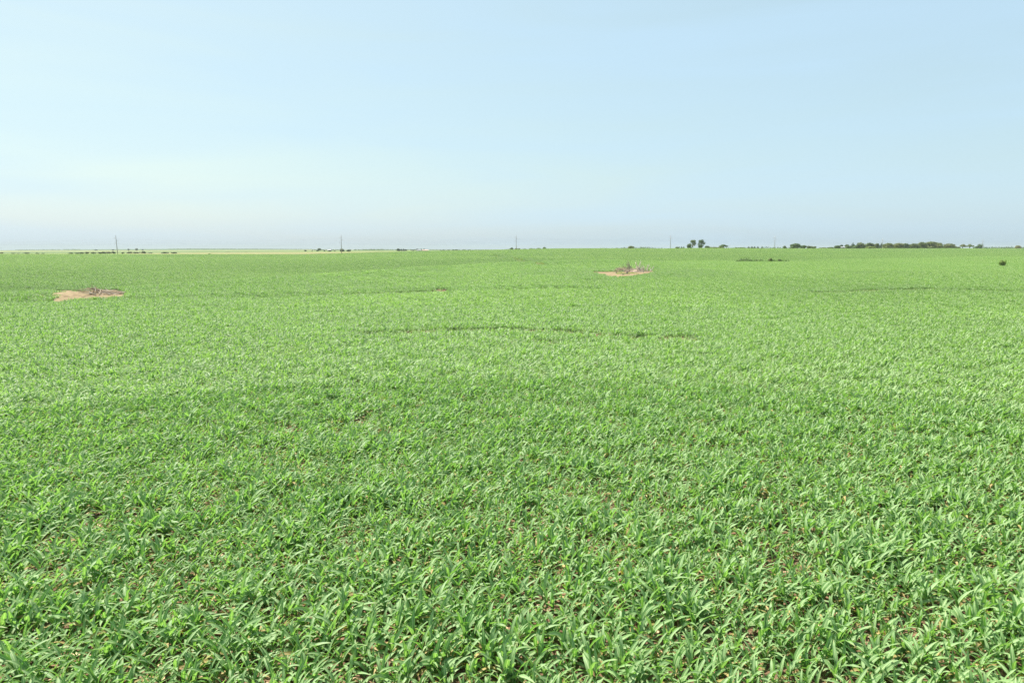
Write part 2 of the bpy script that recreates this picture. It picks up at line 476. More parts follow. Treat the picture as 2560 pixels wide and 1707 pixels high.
def leaf_strip(rng, az, z0, length, width, e0, e1, seg, rib, wind=.35, jitter=True):
    """one arching maize leaf: vertices, faces, uvs"""
    p = Vector((0, 0, z0)); pts, dirs = [p.copy()], []
    out = Vector((math.cos(az), math.sin(az), 0))
    ds = length / seg
    pw = rng.uniform(1.0, 1.6)
    for i in range(seg):
        s = (i + .5) / seg
        e = e0 + (e1 - e0) * s ** pw
        d = out * math.cos(e) + Vector((0, 0, 1)) * math.sin(e) + WIND * (wind * s ** 1.3)
        d.normalize(); dirs.append(d); p = p + d * ds; pts.append(p.copy())
    dirs.append(dirs[-1])
    tw0, tw1 = rng.uniform(-.25, .25), rng.uniform(-.9, .9)
    ph, am = rng.uniform(0, 6.28), rng.uniform(.05, .22)
    vs, fs, uv = [], [], []
    side0 = out.cross(Vector((0, 0, 1)))
    for i, (q, d) in enumerate(zip(pts, dirs)):
        s = i / seg
        w = width * min(1.0, .55 + 1.7 * s) * max(0.0, 1 - s ** 2.6) ** .75
        side = (side0 - d * side0.dot(d)).normalized()
        up = side.cross(d); 
        if up.z < 0 and abs(e1) < 1.2: up = -up
        tw = tw0 + tw1 * s
        sd = side * math.cos(tw) + up * math.sin(tw); u2 = up * math.cos(tw) - side * math.sin(tw)
        fold = (.55 * (1 - s) + .12) * w * .5
        wav = am * w * math.sin(ph + s * 14)
        if i == seg:
            vs.append(q); uv.append((.5, 1.0)); continue
        a = q - sd * w * .5 + u2 * (fold + wav); b = q + sd * w * .5 + u2 * (fold - wav)
        if rib:
            vs += [a, q, b]; uv += [(0, s), (.5, s), (1, s)]
        else:
            vs += [a, b]; uv += [(.25, s), (.75, s)]
    n = 3 if rib else 2
    for i in range(seg):
        o = i * n
        if i < seg - 1:
            for k in range(n - 1): fs.append((o + k, o + k + 1, o + n + k + 1, o + n + k))
        else:
            for k in range(n - 1): fs.append((o + k, o + k + 1, o + n))
    return vs, fs, uv

def plant_pieces(rng, seg, rib, leaves=None, size=1.0):
    """(stalk, [leaf ...]) of a young maize plant about 0.7 m tall"""
    nl = leaves or rng.randint(6, 7)
    az = rng.uniform(0, 6.283)
    st_h = rng.uniform(.26, .34) * size
    res = []
    for i in range(nl):
        f = i / (nl - 1)
        z0 = (.04 + f * .92) * st_h
        a = az + (math.pi if i % 2 else 0) + rng.uniform(-.55, .55)
        L = (.40 + .34 * math.sin(math.pi * (.15 + .72 * f))) * rng.uniform(.85, 1.15) * size
        W = (.071 + .036 * math.sin(math.pi * (.2 + .6 * f))) * rng.uniform(.88, 1.12) * size
        e0 = R(34 + 42 * f + rng.uniform(-8, 8))
        e1 = R(-42 + 78 * f ** 1.3 + rng.uniform(-28, 24))
        res.append(leaf_strip(rng, a, z0, L, W, e0, e1, seg, rib, wind=rng.uniform(.15, .6)))
    return st_h, res

def make_variants():
    coll = bpy.data.collections.new("maize_variants")          # never linked to the scene
    near, pieces = [], []
    rng = random.Random(31)
    NV = 24
    for i in range(NV):
        st_h, lv = plant_pieces(rng, 7, True)
        mb = MB()
        dry = [j < 3 and rng.random() < .16 for j in range(len(lv))]
        for j, (vs, fs, uv) in enumerate(lv): mb.add(vs, fs, uv, rng.uniform(0, .35), 2 if dry[j] else 0)
        mb.tube([(0, 0, -.03), (0, 0, st_h * .5), (.005, 0, st_h)], [.014, .013, .006], 5, mi=1)
        o = bpy.data.objects.new("maize_variant.%03d" % i, mb.mesh("maize_variant.%03d" % i, [M_LEAF, M_STALK, M_DRY], True)); coll.objects.link(o)
        lm = []
        for j, (vs, fs, uv) in enumerate(lv):
            b = MB(); b.add(vs, fs, uv, rng.uniform(0, .35)); lm.append(b.mesh("leaf", M_DRY if dry[j] else M_LEAF, True))
        b = MB(); b.tube([(0, 0, -.03), (0, 0, st_h * .5), (.005, 0, st_h)], [.014, .013, .006], 5)
        pieces.append((b.mesh("stalk", M_STALK, True), lm))
    # light versions for the middle distance
    NM = 20
    for i in range(NM):
        st_h, lv = plant_pieces(rng, 4, False)
        mb = MB()
        for vs, fs, uv in lv: mb.add(vs, fs, uv, rng.uniform(0, .35), 0)
        k = NV + i
        o = bpy.data.objects.new("maize_variant.%03d" % k, mb.mesh("maize_variant.%03d" % k, [M_LEAF], True)); coll.objects.link(o)
    # five-metre squares of crop for the far field
    NT = 10
    for i in range(NT):
        mb = MB()
        gq = np.arange(-2.6, 2.7, .05); gX, gY = np.meshgrid(gq, gq); vn = value_noise(gX + 40 * i, gY + 90, .7, 61)
        hole = [(rng.uniform(-1.8, 1.8), rng.uniform(-1.8, 1.8), rng.uniform(.1, .35)) for _ in range(4)]
        for rw in np.arange(-1.9, 1.8, .44):
            for c in np.arange(-1.85, 1.85, .13):
                if any((c - a) ** 2 + (rw + .24 - b) ** 2 < r_ * r_ for a, b, r_ in hole): continue
                x, y = c + rng.uniform(-.06, .06), rw + .24 + rng.uniform(-.08, .08)
                st_h, lv = plant_pieces(rng, 3, False, leaves=6, size=PLANT * rng.uniform(.85, 1.12) * (.48 + 1.0 * float(vn[int((y + 2.6) * 20), int((x + 2.6) * 20)])))
                sh = rng.uniform(0, .65)
                for vs, fs, uv in lv:
                    mb.add([(v[0] + x, v[1] + y, v[2]) for v in vs], fs, uv, sh + rng.uniform(0, .35))
        k = NV + NM + i
        o = bpy.data.objects.new("maize_variant.%03d" % k, mb.mesh("maize_variant.%03d" % k, [M_LEAF])); coll.objects.link(o)
    return coll, pieces, NV, NM, NT

def crop_points():
    row_a = math.atan2(EDGE_D[1], EDGE_D[0])
    ca, sa = math.cos(row_a), math.sin(row_a)
    RMAX = 78.0
    # single plants
    n_r = int(2.4 * RMAX / .44); n_c = int(2.4 * RMAX / .125)
    U, Vv = np.meshgrid((np.arange(n_c) - n_c / 2) * .125, (np.arange(n_r) - n_r / 2) * .44)
    U = U + RNG.normal(0, .04, U.shape); Vv = Vv + RNG.normal(0, .07, U.shape) + .25 * np.sin(U / 17.0)
    X = (U * ca - Vv * sa).ravel(); Y = (U * sa + Vv * ca).ravel()
    ang = np.degrees(np.arctan2(X, Y + 14))
    m = (np.hypot(X, Y) < RMAX) & (np.abs(ang) < 47) & (Y > 3)
    X, Y = X[m], Y[m]
    m = keep_mask(X, Y) & (RNG.random(X.shape) > .05)
    # thin weak places where soil shows
    m &= ~(value_noise(X, Y, .55, 21) * (.55 + .5 * value_noise(X, Y, 7.0, 22)) > .80)
    X, Y = X[m], Y[m]
    # far field in squares
    s = 3.6
    n = int(1500 / s)
    A, B = np.meshgrid((np.arange(2 * n) - n) * s, (np.arange(2 * n) - n) * s)
    A = (A + (np.arange(2 * n) % 2)[:, None] * s * .5)
    TX = (A * ca - B * sa).ravel(); TY = (A * sa + B * ca).ravel()
    m = (np.hypot(TX, TY) >= RMAX) & (np.abs(np.degrees(np.arctan2(TX, TY + 14))) < 46) & (edge_dist(TX, TY) > 2.6) & (TY > 0) & (TX < 1150)
    TX, TY = TX[m], TY[m]
    near_gap = np.zeros(TX.shape, bool)
    for poly in (CLEAR_R, CLEAR_L):
        cx, cy = np.mean(poly, 0)
        rr = max(math.hypot(p[0] - cx, p[1] - cy) for p in poly) + 5
        near_gap |= np.hypot(TX - cx, TY - cy) < rr
    for pts, w, share in GAPS:
        d, _ = poly_dist(TX, TY, np.array(pts)); near_gap |= d < w + 4
    for (cx, cy), r in SPOTS: near_gap |= np.hypot(TX - cx, TY - cy) < r + 8
    # squares that touch a gap or a clearing are planted singly
    PX, PY = [], []
    for tx, ty in zip(TX[near_gap], TY[near_gap]):
        u, v = np.meshgrid(np.arange(-s / 2, s / 2, .13), np.arange(-s / 2, s / 2 - .1, .44))
        u = u.ravel() + RNG.normal(0, .05, u.size); v = v.ravel() + .2 + RNG.normal(0, .08, u.size)
        PX.append(tx + u * ca - v * sa); PY.append(ty + u * sa + v * ca)
    PX = np.concatenate(PX); PY = np.concatenate(PY)
    m = keep_mask(PX, PY)
    X = np.concatenate([X, PX[m]]); Y = np.concatenate([Y, PY[m]])
    return X, Y, TX[~near_gap], TY[~near_gap], row_a

coll, PIECES, NV, NM, NT = make_variants()
PXs, PYs, TXs, TYs, ROW_A = crop_points()
PZs = height(PXs, PYs)
p_idx = np.where(np.hypot(PXs, PYs) < 34, RNG.integers(0, NV, PXs.shape), NV + RNG.integers(0, NM, PXs.shape))
p_rot = RNG.normal(0, .45, PXs.shape)
p_scl = PLANT * np.clip(RNG.normal(1.0, .09, PXs.shape) * (.70 + .60 * value_noise(PXs, PYs, .8, 17)), .5, 1.45)
p_scl = p_scl * gap_scale(PXs, PYs)
p_lean = RNG.normal(0, .10, (len(PXs), 2))
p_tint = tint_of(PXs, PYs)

# the plants that show largest: nearest ones inside the frame
dirz = PZs + .3 - H
cp, sp = math.cos(PITCH), math.sin(PITCH)
depth = PYs * cp - dirz * sp
upc = PYs * sp + dirz * cp
vx = PXs / depth * 1707; vy = -upc / depth * 1707
vis = (np.abs(vx) < 1275) & (vy < 853)
order = np.argsort(np.where(vis, depth, 1e9))[:300]
single = np.zeros(len(PXs), bool); single[order] = True

def build_single_plants():
    for i in order:
        sm, lm = PIECES[int(p_idx[i]) % NV]
        e = empty("maize_plant", (PXs[i], PYs[i], PZs[i]))
        e.rotation_euler = (p_lean[i, 0], p_lean[i, 1], p_rot[i])
        e.scale = (p_scl[i],) * 3
        tag(e, "young green maize plant with arching leaves in the nearest part of the field", "maize plant", "maize plants nearest the camera")
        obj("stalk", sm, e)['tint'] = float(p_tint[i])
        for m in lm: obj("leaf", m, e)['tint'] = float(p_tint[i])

def instancer(name, X, Y, Z, rot, scl, idx, tint, coll):
    me = bpy.data.meshes.new(name)
    me.from_pydata(np.stack([X, Y, Z], -1).tolist(), [], [])
    for nm, ty, key, dat in (('rot', 'FLOAT_VECTOR', 'vector', rot), ('scl', 'FLOAT', 'value', scl), ('idx', 'INT', 'value', idx), ('tint', 'FLOAT', 'value', tint)):
        a = me.attributes.new(nm, ty, 'POINT')
        a.data.foreach_set(key, np.ascontiguousarray(dat, dtype=np.int32 if ty == 'INT' else np.float32).ravel())
    o = obj(name, me)
    ng = bpy.data.node_groups.new(name + "_nodes", 'GeometryNodeTree')
    ng.interface.new_socket("Geometry", in_out='INPUT', socket_type='NodeSocketGeometry')
    ng.interface.new_socket("Geometry", in_out='OUTPUT', socket_type='NodeSocketGeometry')
    n, l = ng.nodes, ng.links
    gi, go = n.new('NodeGroupInput'), n.new('NodeGroupOutput')
    ip = n.new('GeometryNodeInstanceOnPoints')
    ci = n.new('GeometryNodeCollectionInfo'); ci.inputs['Collection'].default_value = coll
    ci.inputs['Separate Children'].default_value = True; ci.inputs['Reset Children'].default_value = True
    def attr(nm, ty):
        a = n.new('GeometryNodeInputNamedAttribute'); a.data_type = ty; a.inputs['Name'].default_value = nm
        return a.outputs['Attribute']
    l.new(gi.outputs[0], ip.inputs['Points']); l.new(ci.outputs[0], ip.inputs['Instance'])
    ip.inputs['Pick Instance'].default_value = True
    l.new(attr('idx', 'INT'), ip.inputs['Instance Index'])
    e2r = n.new('FunctionNodeEulerToRotation'); l.new(attr('rot', 'FLOAT_VECTOR'), e2r.inputs[0]); l.new(e2r.outputs[0], ip.inputs['Rotation'])
    l.new(attr('scl', 'FLOAT'), ip.inputs['Scale'])
    l.new(ip.outputs[0], go.inputs[0])
    md = o.modifiers.new("instances", 'NODES'); md.node_group = ng
    return o

def build_crop():
    k = ~single
    rotp = np.stack([p_lean[k, 0], p_lean[k, 1], p_rot[k]], -1)
    # far squares follow the slope of the land
    Z = height(TXs, TYs)
    e = 2.0
    gx = (height(TXs + e, TYs) - height(TXs - e, TYs)) / (2 * e); gy = (height(TXs, TYs + e) - height(TXs, TYs - e)) / (2 * e)
    rz = ROW_A + RNG.normal(0, .05, TXs.shape)
    # euler XYZ: rotate about z first in the local frame, tilt in the rotated frame
    lx = np.cos(rz) * gx + np.sin(rz) * gy; ly = -np.sin(rz) * gx + np.cos(rz) * gy
    rott = np.stack([np.arctan(ly), -np.arctan(lx), rz], -1)
    X = np.concatenate([PXs[k], TXs]); Y = np.concatenate([PYs[k], TYs]); ZZ = np.concatenate([PZs[k], Z])
    rot = np.concatenate([rotp, rott]); scl = np.concatenate([p_scl[k], 1.02 + .22 * (value_noise(TXs, TYs, 9.0, 51) - .5)])
    idx = np.concatenate([p_idx[k], NV + NM + RNG.integers(0, NT, TXs.shape)])
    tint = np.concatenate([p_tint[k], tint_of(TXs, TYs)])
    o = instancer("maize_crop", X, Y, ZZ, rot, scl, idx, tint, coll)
    tag(o, "dense green maize crop covering the whole field to the horizon", "maize crop", kind='stuff')
    print("crop instances", len(X))

build_single_plants()
build_crop()

# ------------------------------------------------------------------ bare clearings, wheat field
def patch(name, poly, material, lift, label, cell=.6, rough=.05, dome=None):
    """bare ground inside a plan outline, a sheet just above the field soil"""
    xs = [p[0] for p in poly]; ys = [p[1] for p in poly]
    gx = np.arange(min(xs) - 1.5, max(xs) + 1.6, cell); gy = np.arange(min(ys) - 2.0, max(ys) + 2.1, cell)
    XX, YY = np.meshgrid(gx, gy)
    cx, cy = np.mean(xs), np.mean(ys)
    ins = in_poly(cx + (XX - cx) * .93, cy + (YY - cy) * .95, poly)
    ZZ = height(XX, YY) + lift + (value_noise(XX, YY, 1.1, 41) - .5) * rough * 2
    if dome: ZZ = ZZ + dome[3] * np.exp(-((XX - dome[0]) / dome[2]) ** 2 - ((YY - dome[1]) / (dome[2] * 1.4)) ** 2)
    V = np.stack([XX, YY, ZZ], -1).reshape(-1, 3)
    F = []
    nx = len(gx)
    for j in range(len(gy) - 1):
        for i in range(nx - 1):
            if ins[j, i] and ins[j + 1, i] and ins[j, i + 1] and ins[j + 1, i + 1]:
                a = j * nx + i; F.append((a, a + 1, a + nx + 1, a + nx))
    used = sorted({i for f in F for i in f}); mp = {u: k for k, u in enumerate(used)}
    me = bpy.data.meshes.new(name); me.from_pydata([tuple(V[u]) for u in used], [], [tuple(mp[i] for i in f) for f in F])
    me.materials.append(material); me.polygons.foreach_set('use_smooth', np.ones(len(me.polygons), dtype=bool))
    o = obj(name, me); tag(o, label, kind='structure')
    return o
patch("bare_soil", CLEAR_R, M_SOIL_BARE, .09, "tan bare soil around the bleached dead trees in the crop", .7, .06)
patch("bare_soil", CLEAR_L, M_SOIL_BARE, .09, "tan bare soil around the low brush mound on the left", .5, .08, (*ground_at(215, 741), 3.2, .55))

def wheat():
    ts = np.linspace(-.56, -.15, 60)
    us = np.linspace(0, 1, 26)
    V, F = [], []
    for t in ts:
        y0 = float(edge_y(np.array([t]))[0]) + 13
        y1 = 990 + 25 * math.sin(t * 30)
        y0 = y0 + 60 * max(0, -.44 - t) / .12
        for u in us:
            y = y0 + (y1 - y0) * u ** 1.3; x = t * y
            V.append((x, y, hz(x, y) + .55))
    nu = len(us)
    for i in range(len(ts) - 1):
        for k in range(nu - 1): F.append((i * nu + k, (i + 1) * nu + k, (i + 1) * nu + k + 1, i * nu + k + 1))
    n0 = len(V)                                  # near skirt down to the soil
    for i in range(len(ts)): x, y, z = V[i * nu]; V.append((x, y, z - .6))
    for i in range(len(ts) - 1): F.append((n0 + i, n0 + i + 1, (i + 1) * nu, i * nu))
    me = bpy.data.meshes.new("wheat_field"); me.from_pydata(V, [], F); me.materials.append(M_WHEAT)
    tag(obj("wheat_field", me), "golden ripe wheat field beyond the maize around the second power pole", "wheat field", kind='stuff')
wheat()

# ------------------------------------------------------------------ trees and bushes
def leaf_cloud(mb, rng, lobes, n, size, flat=.6):
    """leaf clumps spread through ellipsoid lobes (cx, cy, cz, rx, ry, rz)"""
    vol = [l[3] * l[4] * l[5] for l in lobes]; tot = sum(vol)
    for lb, v in zip(lobes, vol):
        sh0 = rng.uniform(0, .4)
        for _ in range(max(12, int(n * v / tot))):
            while True:
                p = Vector((rng.uniform(-1, 1), rng.uniform(-1, 1), rng.uniform(-1, 1)))
                if .05 < p.length < 1: break
            r = p.length ** .45 * rng.uniform(.86, 1.10)
            p = p.normalized() * r
            c = Vector((lb[0] + p.x * lb[3], lb[1] + p.y * lb[4], lb[2] + p.z * lb[5]))
            if c.z < .01: continue
            nrm = (p * flat + Vector((rng.uniform(-1, 1), rng.uniform(-1, 1), rng.uniform(-.6, 1)))).normalized()
            a = nrm.orthogonal().normalized(); a.rotate(Matrix.Rotation(rng.uniform(0, 6.28), 3, nrm)); b = nrm.cross(a)
            s = size * rng.uniform(.6, 1.4)
            mb.add([c - a * s, c - b * s * .6, c + a * s, c + b * s * .6], [(0, 1, 2, 3)], shade=sh0 + rng.uniform(0, .35))

def crown_mesh(kind, seed, material):
    """unit crown: height 1, diameter about 1"""
    rng = random.Random(seed); mb = MB(); L = []; n, size = 900, .055
    tr = MB()
    if kind == 'dome':
        L = [(0, 0, .50, .36, .36, .44), (.1, 0, .2, .4, .36, .2)]
        for i in range(13):
            a = rng.uniform(0, 6.28); r = rng.uniform(.18, .32); z = rng.uniform(.14, .80)
            L.append((r * math.cos(a) * (1.15 - .5 * z), r * math.sin(a) * (1.15 - .5 * z), z, rng.uniform(.14, .22), rng.uniform(.14, .22), rng.uniform(.12, .19)))
        n = 2000
        limbs, th, tw = 4, .4, .045
    elif kind == 'bush':
        for i in range(8):
            a = rng.uniform(0, 6.28); r = rng.uniform(.05, .30)
            L.append((r * math.cos(a), r * math.sin(a), rng.uniform(.28, .62), rng.uniform(.18, .26), rng.uniform(.18, .26), rng.uniform(.25, .36)))
        n, size = 800, .07
        limbs, th, tw = 3, .3, .03
    elif kind == 'tall':
        spots = [(-.20, .0, .80, .20, .17), (.12, .05, .86, .21, .15), (.25, -.05, .62, .17, .15), (-.28, .06, .52, .15, .13), (.02, -.1, .62, .16, .12), (-.06, .05, .36, .12, .12), (.16, 0, .40, .12, .10)]
        for x, y, z, r, q in spots:
            L.append((x + rng.uniform(-.05, .05), y + rng.uniform(-.15, .15), z + rng.uniform(-.04, .02), r, r, q))
        n, size = 750, .048
        limbs, th, tw = 7, .55, .04
    elif kind == 'spread':
        for i in range(8):
            a = rng.uniform(0, 6.28); r = rng.uniform(.12, .38); z = .80 - .75 * r + rng.uniform(-.05, .05)
            L.append((r * math.cos(a), r * math.sin(a), z, rng.uniform(.13, .20), rng.uniform(.13, .20), rng.uniform(.10, .17)))
        L.append((0, 0, .82, .2, .2, .16))
        n, size = 750, .055
        limbs, th, tw = 6, .5, .05
    elif kind == 'flag':
        for x, z, r, q in ((.26, .84, .20, .14), (.05, .66, .18, .14), (.22, .55, .2, .15), (-.12, .40, .2, .14), (.1, .28, .28, .2), (-.32, .22, .17, .16)):
            L.append((x, rng.uniform(-.1, .1), z, r, r, q))
        n, size = 700, .055
        limbs, th, tw = 4, .5, .045
    elif kind == 'conifer':
        for i in range(9):
            z = .10 + .1 * i; w = .46 * (1 - i / 9.6) + .03
            L.append((rng.uniform(-.03, .03), rng.uniform(-.03, .03), z, w * rng.uniform(.85, 1.1), w * rng.uniform(.85, 1.1), .09))
        n, size = 800, .055
        limbs, th, tw = 2, .8, .03
    leaf_cloud(mb, rng, L, n, size)
    zmax = max(v[2] for v in mb.v)
    mb.v = [(x, y, z / zmax) for x, y, z in mb.v]
    tr.tube([(0, 0, -.06), (.01, .005, th * .5), (0, 0, th)], [tw, tw * .75, tw * .45], 6)
    for lb in sorted(L, key=lambda l: -l[3])[:limbs]:
        z0 = th * rng.uniform(.55, .95)
        tr.tube([(0, 0, z0), ((lb[0]) * .5, lb[1] * .5, z0 * .4 + lb[2] * .6), (lb[0], lb[1], lb[2])], [tw * .5, tw * .35, tw * .12], 5)
    return mb.mesh("crown", material), tr.mesh("trunk", M_BARK)

_cache = {}
def tree(name, px, top, wpx, Y, kind, material, label, cat="tree", seed=0, group=None, tint=0.0, base=None):
    x, y, zt = point_at(px, top, Y)
    zb = hz(x, y) if base is None else base
    hgt = max(zt - zb, .6); w = 1.16 * wpx * Y / 1707.0
    key = (kind, seed % 4, material.name)
    if key not in _cache: _cache[key] = crown_mesh(kind, 100 + seed % 4 * 7 + len(kind), material)
    cm, tm = _cache[key]
    e = empty(name, (x, y, zb)); e.scale = (w, w, hgt)
    if kind not in ('flag', 'tall'): e.rotation_euler = (0, 0, random.uniform(0, 6.28))
    tag(e, label, cat, group)
    obj("trunk", tm, e); c = obj("crown", cm, e); c['tint'] = tint
    return e

def Ye(px, d):
    return float(edge_y(np.array([(px - 1280) / 1707.0]))[0]) + d

